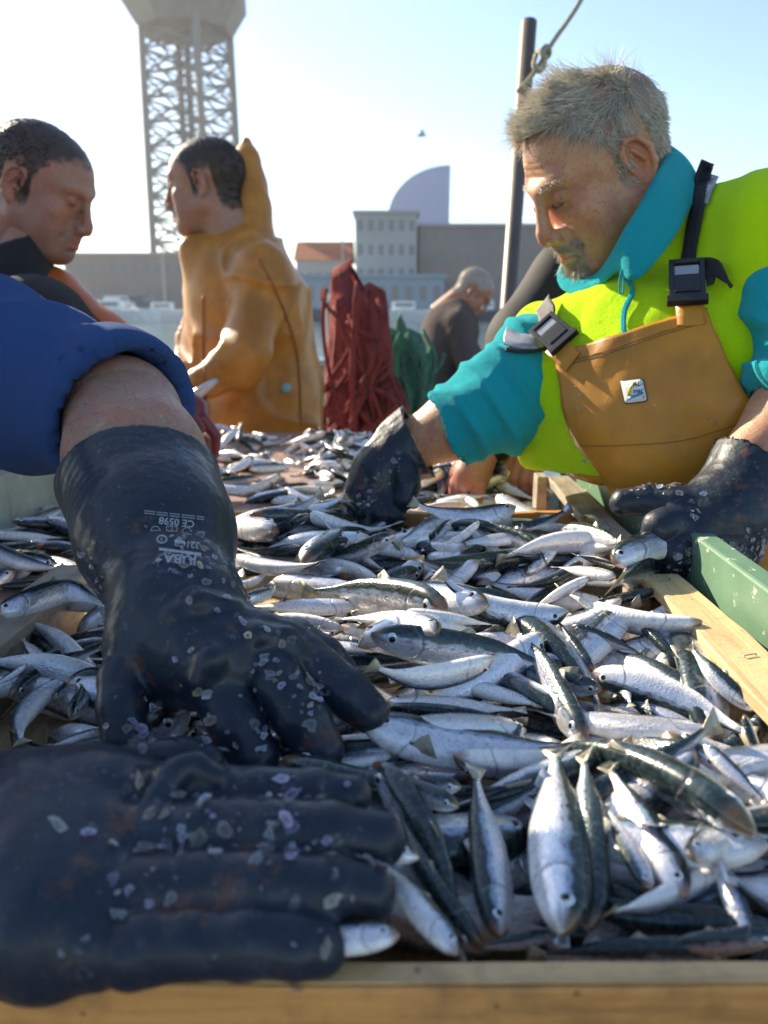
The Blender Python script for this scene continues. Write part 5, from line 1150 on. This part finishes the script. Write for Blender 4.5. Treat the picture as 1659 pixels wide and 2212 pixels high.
pl = [[(P(880, 962, 1.09), .042), (P(825, 1020, 1.085), .040), (P(795, 1070, 1.08), .036)]]
fg = [[(P(790, 1070, 1.08), .02), (P(765, 1105, 1.07), .017), (P(752, 1135, 1.06), .015)], [(P(805, 1075, 1.07), .02), (P(790, 1115, 1.055), .017), (P(785, 1140, 1.05), .015)], [(P(830, 1075, 1.065), .02), (P(822, 1112, 1.05), .017), (P(820, 1135, 1.05), .015)], [(P(850, 1060, 1.065), .02), (P(852, 1095, 1.055), .016), (P(853, 1115, 1.05), .015)], [(P(870, 1010, 1.06), .021), (P(880, 1050, 1.05), .018), (P(872, 1080, 1.045), .015)]]
cu = [(P(862, 975, 1.10), .045), (P(925, 945, 1.10), .062)]
V, F = hand_mesh(pl, fg, cu, seed=5, mouth=(P(905, 955, 1.10), wrR * -1 + elR, .049, .049, .05)); glove('glove', man, V, F, 420, 22, (.0012, .0042))
# ---------------------------------------------------------------- the man in the blue sweatshirt (left edge, nearest): two gloved arms
shB, elB, wrB = P(-190, 760, .92), P(262, 890, .745), P(388, 1318, .565)
hipB = np.array([-.88, .95, .80]); neckB = np.array([-.74, 1.15, 1.57])
s = Sdf((-1.14, .20, .70), (-.10, 1.45, 1.74), .007)
s.ell((neckB + hipB) / 2 + (0, 0, .08), (.15, .17, .30), k=.03); s.rc(neckB, shB, .05, .055, .04); s.rc(neckB, neckB + (.03, .0, .08), .05, .05, .02)
sh2 = neckB + (-.02, -.28, -.06); el2 = np.array([-.66, .42, 1.12]); wr2 = P(-170, 1850, .42)
s.rc(neckB, sh2, .05, .055, .04); s.chain([(sh2, .055), (el2, .046), (wr2, .034)], .02); s.chain([(shB, .056), (elB, .05), (wrB, .033)], .02); V1, F1 = s.mesh(2)
fs = Sdf(np.minimum(elB, wrB) - .08, np.maximum(elB, wrB) + .08, .0032); d_ = wrB - elB
fs.chain([(elB - (0, .0, .004), .0565), (elB + d_ * .3, .0575), (elB + d_ * .6, .046), (wrB, .036)], .02); V2, F2 = fs.mesh(2); V2 = V2 + normals(V2, F2) * (.0012 * snoise(V2, 45, 2))[:, None]
h2 = head_sdf(.0032, fat=.004); HV2, HF2 = h2.mesh(1); HMb = hmat(neckB + (.08, -.02, .17), 105, 30, 0, 1.0)
HC2 = head_colors(HV2, (.42, .24, .15), (.05, .04, .03), .9); VB, FB = joinm((V1, F1), (V2, F2), (xf(HMb, HV2), HF2))
bman = tag(obj('person', VB, FB, SKIN, loc=(hipB[0], hipB[1], 0)), 'nearest worker in a blue sweatshirt at the left edge, both gloved hands in the fish', 'person')
vcol(bman, 'Col', np.concatenate([np.tile((.34, .20, .135), (len(V1) + len(V2), 1)), HC2]))
V, F = head_hair(HV2, HF2, 3500, lambda r, g: g.uniform(.01, .02, len(r)), lambda r, n, g: n * .4 + np.array([0, -.3, -.4]) + g.normal(0, .2, n.shape), lambda c: (hairline(c) > 0).astype(float), 15, .0007); obj('hair', xf(HMb, V), F, DARKH, bman)
# dark forearm hair
g = np.random.default_rng(3); fn = normals(V2, F2)[F2].mean(1); cc = V2[F2].mean(1); pk = g.choice(len(F2), 1500); dd = d_ / np.linalg.norm(d_)
V, F = hairs(cc[pk], fn[pk] * .35 + dd * .8 + g.normal(0, .35, (1500, 3)), g.uniform(.006, .013, 1500), .00013, 4, .5); obj('arm_hair', V, F, DARKH, bman)
s = Sdf((-1.16, .18, .72), (-.15, 1.48, 1.74), .0065)
s.ell((neckB + hipB) / 2 + (0, 0, .08), (.18, .21, .34), k=.03); s.rc(neckB - (0, 0, .05), shB, .07, .092, .05); s.rc(neckB - (0, 0, .05), sh2, .07, .085, .05)
s.chain([(shB, .092), (elB * .45 + shB * .55, .090), (elB + (elB - shB) * .06, .074)], .04); s.chain([(sh2, .08), (el2, .068)], .03)
s.half(elB + (elB - shB) * .02 - (0, 0, 0), (elB - shB) * np.array([1, .7, 1]) + d_ * .9)
s.rc(elB + (elB - shB) * .25, elB - (elB - shB) * .08, .066, .066, 0, 's'); V, F = s.mesh(3); N = normals(V, F)
ax_ = (elB - shB) / np.linalg.norm(elB - shB); t = (V - shB) @ ax_; V = V + N * (.0055 * np.sin(t * 48 + 2.4 * snoise(V, 6, 3)) + .003 * np.clip(1 - 2.4 * np.abs(snoise(V, 13, 1, 2)), -.5, 1) + .0015 * snoise(V, 24, 2))[:, None]; obj('sweatshirt', V, F, BLUE, bman)
for sy in (-.09, .09):
    k_ = np.array([hipB[0], hipB[1] + sy, 0]); lg = Sdf(k_ + (-.15, -.13, -.01), k_ + (.2, .13, .90), .009); lg.chain([(k_ + (0, 0, .82), .10), (k_ + (.02, 0, .45), .075), (k_ + (0, 0, .09), .06)], .02); lg.rc(k_ + (0, 0, .05), k_ + (.12, 0, .045), .05, .045, .03); lg.half(k_ + (0, 0, .004), (0, 0, -1)); obj('oilskin_trouser_leg', *lg.mesh(1), ORA, bman)
# glove with the gauntlet and printed lettering (his left hand, standing on the fish)
W0 = P(388, 1325, .562); C0 = P(310, 1060, .672)
palm = [[(W0, .043), (P(440, 1400, .54), .038), (P(530, 1405, .535), .026)], [(W0, .042), (P(350, 1400, .548), .037), (P(310, 1400, .545), .026)], [(P(440, 1400, .54), .034), (P(610, 1400, .545), .022)], [(P(420, 1380, .55), .04), (P(470, 1440, .52), .030)]]
fing = [[(P(300, 1395, .54), .024), (P(270, 1465, .522), .0205), (P(262, 1530, .508), .0195), (P(268, 1598, .497), .0165)],
        [(P(455, 1415, .525), .026), (P(470, 1490, .508), .0215), (P(515, 1575, .497), .0205), (P(548, 1635, .49), .0185)],
        [(P(555, 1405, .53), .024), (P(602, 1478, .512), .0205), (P(655, 1555, .500), .021), (P(694, 1618, .494), .0185)],
        [(P(630, 1400, .545), .022), (P(695, 1452, .53), .0185), (P(755, 1500, .522), .0190), (P(796, 1538, .518), .0170)],
        [(P(640, 1385, .56), .020), (P(700, 1415, .556), .016), (P(735, 1450, .556), .0145)]]
fold = [[(P(505, 1395, .512), .006), (P(560, 1372, .514), .0075), (P(620, 1378, .522), .007), (P(662, 1420, .52), .005)], [(P(380, 1330, .512), .006), (P(430, 1300, .515), .008), (P(500, 1310, .525), .006)], [(P(430, 1470, .49), .006), (P(455, 1425, .492), .007), (P(500, 1400, .508), .006)]]
cn = C0 - W0; V, F = hand_mesh(palm, fing, [(W0, .043), (C0 * .6 + W0 * .4, .060), (C0 + cn * .3, .076)], h=.0018, extra=fold, wr=.0008, seed=2, mouth=(P(300, 1045, .68), cn + np.array([.02, 0, .03]), .066, .052, .05), fsc=.84, kf=.0015)
gA = glove('glove', bman, V, F, 0, 31); put_flakes(gA, V, F, 330, (.0012, .0042), lambda c: c[:, 1] < W0[1] + .03, 31); AB = mkbvh(V, F)
PRN = NM('glove_print'); PRN.set(Base_Color=(.34, .34, .38), Roughness=.5); PRN = PRN.m
def gprint(txt, px, py, size, rot, bold=.0, shear=0, name='lettering', xs=1.0):
    V2, F2 = text2d(txt, size, shear, bold); c, s_ = math.cos(rot), math.sin(rot)
    pix = [(px + c * a * xs + s_ * b, py + s_ * a * xs - c * b) for a, b in V2]; obj(name, drape(AB, pix, .0006), F2, PRN, gA, smooth=False)
# text reads from the wearer's side, so upside down from here
RO_ = PI + .12
gprint('JUBA', 390, 1200, 27, RO_, .8, .0, xs=1.2); gprint('321CB', 404, 1170, 20, RO_, .35); gprint('CE 0598', 382, 1122, 22, RO_, .25)
gprint('9', 350, 1161, 12, RO_)
def bar2(px0, py0, px1, py1, w_, name='printed_bar', n=10):
    c = np.array([(px0 + (px1 - px0) * i / n, py0 + (py1 - py0) * i / n) for i in range(n + 1)]); t = np.array([px1 - px0, py1 - py0]); t = t / np.linalg.norm(t); q = np.array([-t[1], t[0]]) * w_ / 2
    V = drape(AB, [tuple(a + q * k) for a in c for k in (-1, 1)], .0006); obj(name, V, np.array([(i*2, i*2+1, i*2+3, i*2+2) for i in range(n)]), PRN, gA)
bar2(344, 1187, 434, 1199, 6); gprint('GRANDEUR 70', 0, 0, 1, 0) if False else None
def ringp(px, py, rx, ry, w_=1.4, n=20, name='printed_symbol', half=False):
    an = np.linspace(0, (PI if half else 2 * PI), n); pix = []
    for a in an: pix += [(px + (rx - w_/2) * math.cos(a), py - (ry - w_/2) * math.sin(a)), (px + (rx + w_/2) * math.cos(a), py - (ry + w_/2) * math.sin(a))]
    V = drape(AB, pix, .0006); obj(name, V, np.array([(i*2, i*2+1, i*2+3, i*2+2) for i in range(n-1)]), PRN, gA)
ringp(350, 1166, 10, 8, 3); ringp(336, 1146, 9, 8, half=True); ringp(403, 1150, 9, 9, half=True); ringp(432, 1158, 8, 8, half=True)
for a in ((325, 1147, 348, 1147), (392, 1152, 414, 1156), (360, 1138, 382, 1139), (360, 1148, 382, 1149), (360, 1138, 360, 1148), (371, 1138, 371, 1148), (382, 1139, 382, 1149)): bar2(*a, 1.2, 'printed_symbol', 4)
for y_ in (1104, 1109): 
    for x0, x1 in ((312, 335), (338, 362), (366, 388), (392, 420), (424, 440)): bar2(x0, y_ + (x0 - 312) * .11, x1, y_ + (x1 - 312) * .11, 1.6, 'printed_line', 4)
# the other glove (his right hand), flat on the fish at the front board
palm = [[(P(-60, 1870, .40), .043), (P(90, 1790, .40), .036), (P(215, 1745, .405), .024)], [(P(-60, 1870, .40), .043), (P(110, 1890, .375), .036), (P(215, 1850, .378), .024)], [(P(-60, 1900, .39), .040), (P(110, 1965, .355), .030), (P(215, 1945, .354), .023)], [(P(-80, 1945, .37), .031), (P(110, 2010, .343), .023), (P(210, 2035, .338), .019)], [(P(0, 1730, .42), .025), (P(200, 1720, .42), .024), (P(330, 1720, .415), .018)]]
fing = [[(P(310, 1730, .405), .0185), (P(430, 1712, .402), .0160), (P(560, 1716, .400), .0155), (P(670, 1718, .402), .0150), (P(756, 1722, .405), .0132)],
        [(P(300, 1815, .382), .021), (P(440, 1793, .376), .0170), (P(580, 1797, .374), .0168), (P(710, 1802, .376), .0165), (P(818, 1816, .38), .0150)],
        [(P(300, 1930, .352), .020), (P(430, 1908, .350), .0162), (P(580, 1912, .348), .0160), (P(710, 1918, .350), .0156), (P(800, 1926, .352), .0140)],
        [(P(290, 2045, .335), .019), (P(410, 2035, .331), .0158), (P(540, 2037, .329), .0154), (P(630, 2040, .331), .0150), (P(692, 2044, .333), .0135)],
        [(P(200, 1690, .445), .020), (P(300, 1652, .452), .0145), (P(390, 1640, .455), .0135), (P(446, 1648, .457), .0115)]]
fold = [[(P(290, 1690, .40), .005), (P(375, 1672, .392), .006), (P(425, 1650, .396), .005), (P(470, 1675, .392), .005)], [(P(330, 1760, .382), .005), (P(345, 1720, .385), .006), (P(390, 1660, .392), .005)]]
V, F = hand_mesh(palm, fing, [(P(-60, 1870, .40), .043), (wr2, .045), (wr2 * .7 + el2 * .3, .060)], h=.0015, kp=.016, extra=fold, wr=.0008, seed=6, fsc=.90, kf=.0008)
gB = glove('glove', bman, V, F, 800, 33, (.0008, .0046))

# ---------------------------------------------------------------- background figures
def figure(label, head, yaw, pitch, hscale, neck, hip, sh, arms, coat, skin, hairm, hairc, width=.2, depth=.14, feet=True, h=.009, hairlen=(.004, .010), seed=50, legm=None, coatname='jacket', extra=None, hands=None, wr=.006, skirt=0):
    """a standing or bent worker: one body mesh, coat, trousers, hair and gloved or bare hands as clothing"""
    head, neck, hip = (np.array(q, float) for q in (head, neck, hip)); hs_ = head_sdf(.0038, fat=.002); hv, hf = hs_.mesh(1); M = hmat(head, yaw, pitch, 0, hscale); hc = head_colors(hv, skin, hairc, .95, .35, hairc)
    P_ = [q for a in arms for q in a] + [neck, hip]; lo = np.min(P_, 0) - .2; hi = np.max(P_, 0) + .2; lo[2] = min(lo[2], hip[2] - .15); s = Sdf(lo, hi, h)
    s.rc(hip, neck * .7 + hip * .3, depth, depth * .9, .03); s.rc(neck, head - (0, 0, .05), .055, .05, .02)
    for a in arms: s.rc(neck, a[0], .06, .05, .03); s.chain([(a[0], .05), (a[1], .042), (a[2], .03)], .02)
    v, f = s.mesh(1); V, F = joinm((xf(M, hv), hf), (v, f)); o = tag(obj('person', V, F, SKIN, loc=(hip[0], hip[1], 0)), label, 'person'); vcol(o, 'Col', np.concatenate([hc, np.tile(skin, (len(v), 1))]))
    if hairm: V, F = head_hair(hv, hf, 6000, lambda r, g: g.uniform(*hairlen, len(r)), lambda r, n, g: n * .35 + np.array([0, -.35, -.4]) + g.normal(0, .2, n.shape), lambda c: (hairline(c) > 0).astype(float), seed, .0008); obj('hair', xf(M, V), F, hairm, o)
    s = Sdf(lo - .06, hi + .06, h); lat = np.array(arms[0][0]) - np.array(arms[-1][0]); lat[2] = 0; lat /= np.linalg.norm(lat) + 1e-9; up = (neck - hip) / np.linalg.norm(neck - hip); fr_ = np.cross(lat, up); R = np.stack([lat, fr_, up], 1)
    s.ell(neck * .62 + hip * .38, (width, depth, np.linalg.norm(neck - hip) * .50), R, k=.05); s.ell(neck * .1 + hip * .9, (width * .95, depth * 1.02, np.linalg.norm(neck - hip) * .5), R, k=.08)
    if skirt: s.rc(hip + (0, 0, .05), hip - (0, 0, skirt), width * .95, width * 1.02, .06)
    for a in arms: s.rc(neck - (0, 0, .03), a[0], .07, .075, .05); s.chain([(a[0], .076), (a[1], .064), (np.array(a[1]) * .2 + np.array(a[2]) * .8, .054)], .03)
    if not skirt: s.half(hip - (0, 0, .10), (0, 0, -1))
    v, f = s.mesh(2); n = normals(v, f); rg = 1 - 2 * np.abs(snoise(v, 9, seed % 4, 2)); v = v + n * (wr * .6 * snoise(v, 13, seed % 4, 2) + wr * 1.3 * rg**3 * np.sign(rg) + wr * .6 * np.sin(v @ np.array([26, 9, 10]) + 3 * snoise(v, 5, 2)))[:, None]; obj(coatname, v, f, coat, o)
    if feet:
        lt = lat if np.linalg.norm(lat) > .5 else np.array([1, 0, 0])
        for e in (-1, 1):
            k_ = np.array([hip[0], hip[1], 0]) + lt * e * .095; g_ = Sdf(k_ + (-.17, -.17, -.01), k_ + (.17, .17, hip[2] + .05), .012); g_.chain([(k_ + (0, 0, hip[2] - .02), .10), (k_ + (0, 0, hip[2] * .5), .08), (k_ + (0, 0, .08), .065)], .02); g_.ell(k_ + (0, 0, .05), (.08, .08, .05), k=.03); g_.half(k_ + (0, 0, .004), (0, 0, -1)); obj('trouser_leg', *g_.mesh(1), legm or coat, o)
    for a in arms:
        hm_ = hands
        if hm_:
            w3, e3 = np.array(a[2], float), np.array(a[1], float); d = (w3 - e3) / np.linalg.norm(w3 - e3); sd_ = np.cross(d, (0, 0, 1)); sd_ /= np.linalg.norm(sd_) + 1e-9; dn = np.cross(sd_, d); dn = dn if dn[2] < 0 else -dn
            pl_ = [[(w3 - d * .03, .034), (w3 + d * .04, .036)]]; fg_ = [[(w3 + d * .06 + sd_ * q, .014), (w3 + d * .10 + sd_ * q * 1.2 + dn * .02, .012), (w3 + d * .115 + sd_ * q * 1.2 + dn * .055, .010)] for q in (-.027, -.009, .009, .027)] + [[(w3 + d * .02 + sd_ * .035, .014), (w3 + d * .06 + sd_ * .055 + dn * .02, .011)]]
            v, f = hand_mesh(pl_, fg_, None, .003, seed=seed % 4, wr=.0006); q = obj('glove' if hm_ is not SKIN else 'hand', v, f, hm_, o)
            if hm_ is SKIN: vcol(q, 'Col', np.tile((.40, .17, .12), (len(v), 1)))
    return o, M, hv, hf
# left man in profile: dark jacket, orange oilskin sleeve
hL = P(88, 405, 1.50); nL = P(10, 640, 1.52)
lm, ML, _, _ = figure('dark haired man in profile at left in dark jacket and orange oilskin', hL, 97, 24, .97, nL, (-1.0, 1.62, .88), 0, [[P(90, 700, 1.42), P(240, 800, 1.50), P(375, 870, 1.56)], [nL + (-.06, .24, -.08), P(60, 950, 1.8), P(290, 900, 1.8)]], DGREY, (.34, .18, .12), DARKH, (.05, .035, .03), hands=REDG, seed=51, legm=ORA)
cl = Sdf(hL - .22, hL + .2, .006); cl.chain([(nL, .085), (nL * .35 + hL * .65 - (.02, 0, .03), .066)], .02); cl.half(nL * .45 + hL * .55 + (0, 0, -.01), (-.35, 0, 1)); obj('collar', *cl.mesh(2), DGREY, lm)
s = Sdf(P(60, 520, 1.55) - (.25, .25, .55), P(330, 800, 1.5) + (.25, .3, .35), .007); s.chain([(P(120, 640, 1.56), .055), (P(215, 760, 1.55), .07), (P(262, 850, 1.56), .06), (P(350, 868, 1.57), .048)], .03); s.ell(P(90, 800, 1.62), (.13, .12, .2), k=.05)
V, F = s.mesh(2); V = V + normals(V, F) * (.005 * snoise(V, 16, 2))[:, None]; obj('oilskin', V, F, ORA, lm)
# man in yellow oilskin with a woolly cap and a stiff raised hood
hY = P(445, 400, 2.36); nY = P(510, 535, 2.42); hpY = np.array([nY[0] + .05, nY[1] + .02, .92])
ym, MY, yv, yf = figure('dark haired man in long yellow oilskin coat with a stiff peaked hood', hY, -84, 6, 1.12, nY, hpY, 0, [[P(560, 590, 2.28), P(545, 770, 2.22), P(425, 845, 2.20)], [nY + (-.02, .22, -.08), P(430, 740, 2.55), P(400, 850, 2.45)]], YEL, (.34, .19, .12), DARKH, (.045, .035, .03), .215, .195, hands=REDG, seed=52, legm=YEL, coatname='oilskin_coat', skirt=.35, wr=.014)

hd_o = [(548, 290), (528, 296), (512, 330), (498, 356), (512, 400), (520, 450), (520, 500), (545, 530), (580, 500), (566, 440), (574, 408), (562, 350)]
V = [P(x, y, 2.36) for x, y in hd_o]; V2 = [P(x + (530 - x) * .06, y, 2.52 + .02 * math.sin(i)) for i, (x, y) in enumerate(hd_o)]; n = len(hd_o)
hsd = Sdf(P(500, 420, 2.45) - (.16, .2, .3), P(540, 420, 2.45) + (.16, .2, .3), .008)
hsd.chain([(P(533, 308, 2.44), .020), (P(531, 345, 2.44), .044), (P(530, 400, 2.44), .066), (P(534, 460, 2.44), .075), (P(528, 550, 2.44), .11)], .02); V, F = hsd.mesh(2); V = V + normals(V, F) * (.006 * snoise(V, 20, 1))[:, None]; obj('hood', V, F, YEL, ym)
k_ = obj('silver_fish', *tube(spline([P(392, 878, 2.17), P(420, 855, 2.16), P(448, 835, 2.15), P(470, 820, 2.15)], 5), [.004, .008, .012, .014, .015, .016, .016, .016, .015, .014, .013, .012, .011, .009, .007, .004], 10), plain('pale_fish', (.6, .6, .58), .3, .3), loc=P(430, 850, 2.15)); tag(k_, 'pale fish held in the gloved hand of the man in yellow oilskin', 'fish')
co_ = [c for c in ym.children if c.name.startswith('oilskin_coat')][0]; cv = np.zeros(len(co_.data.vertices) * 3, np.float32); co_.data.vertices.foreach_get('co', cv); YB = BVHTree.FromPolygons([tuple(q) for q in cv.reshape(-1, 3) + org(ym)], [tuple(p_.vertices) for p_ in co_.data.polygons])
pix = [(617, 838)] + [(617 + 11 * math.cos(a), 838 + 11 * math.sin(a)) for a in np.linspace(0, 2*PI, 16, endpoint=False)]; obj('round_emblem', drape(YB, pix, .006), [(0, i + 1, (i + 1) % 16 + 1) for i in range(16)], plain('emblem_teal', (.25, .45, .42), .5), ym, solid=.002)
for ln in ([(560, 560), (600, 640), (640, 760), (650, 920)], [(440, 640), (440, 760), (450, 900)]): obj('seam', *strip(YB, ln, 3, 3, .004), plain('coat_seam', (.30, .10, .02), .6), ym, solid=.002)
# grey haired man in brown, bent, facing right
hF = P(1022, 630, 4.7); nF = P(985, 668, 4.72); hF2 = np.array([P(945, 800, 4.75)[0], P(945, 800, 4.75)[1], .86])
figure('grey haired man in a brown jacket bending forward beside the green nets', hF, 92, 42, 1.12, nF, hF2, 0, [[nF + (.0, -.2, -.08), P(1010, 800, 4.5), P(1050, 870, 4.5)], [nF + (.0, .2, -.08), P(1030, 790, 4.9), P(1070, 850, 4.9)]], BROWN, (.42, .20, .11), GREY, (.35, .33, .3), .21, .17, seed=53, hands=SKIN, h=.014)
# worker in a black puffer behind the man in hi-vis
nP = P(1300, 500, 1.62); hpP = np.array([P(1320, 900, 1.75)[0] + .12, 1.78, .86])
pm, MP, _, _ = figure('worker in a black quilted jacket half hidden behind the man in hi-vis fleece', P(1330, 400, 1.62), -60, 40, .98, nP, hpP, 0, [[P(1240, 600, 1.52), P(1128, 750, 1.47), P(1035, 985, 1.44)], [P(1390, 640, 1.62), P(1240, 820, 1.52), P(1168, 935, 1.46)]], PUFF, (.38, .18, .12), DARKH, (.05, .04, .03), .20, .15, seed=54, hands=SKIN, legm=DGREY)
# ---------------------------------------------------------------- the air over the harbour
hz = NM('harbour_haze'); out = hz.t.nodes['Material Output']; hz.t.nodes.remove(hz.b); pv = hz.n('VolumePrincipled'); pv.inputs['Color'].default_value = (.80, .85, .92, 1); pv.inputs['Density'].default_value = .0003; pv.inputs['Anisotropy'].default_value = .45
hz.l(pv.outputs[0], out.inputs['Volume'])
m = MB(); m.box((-700, -59, -2.02), (900, 760, 97)); tag(m.build('haze', hz.m), kind='stuff')
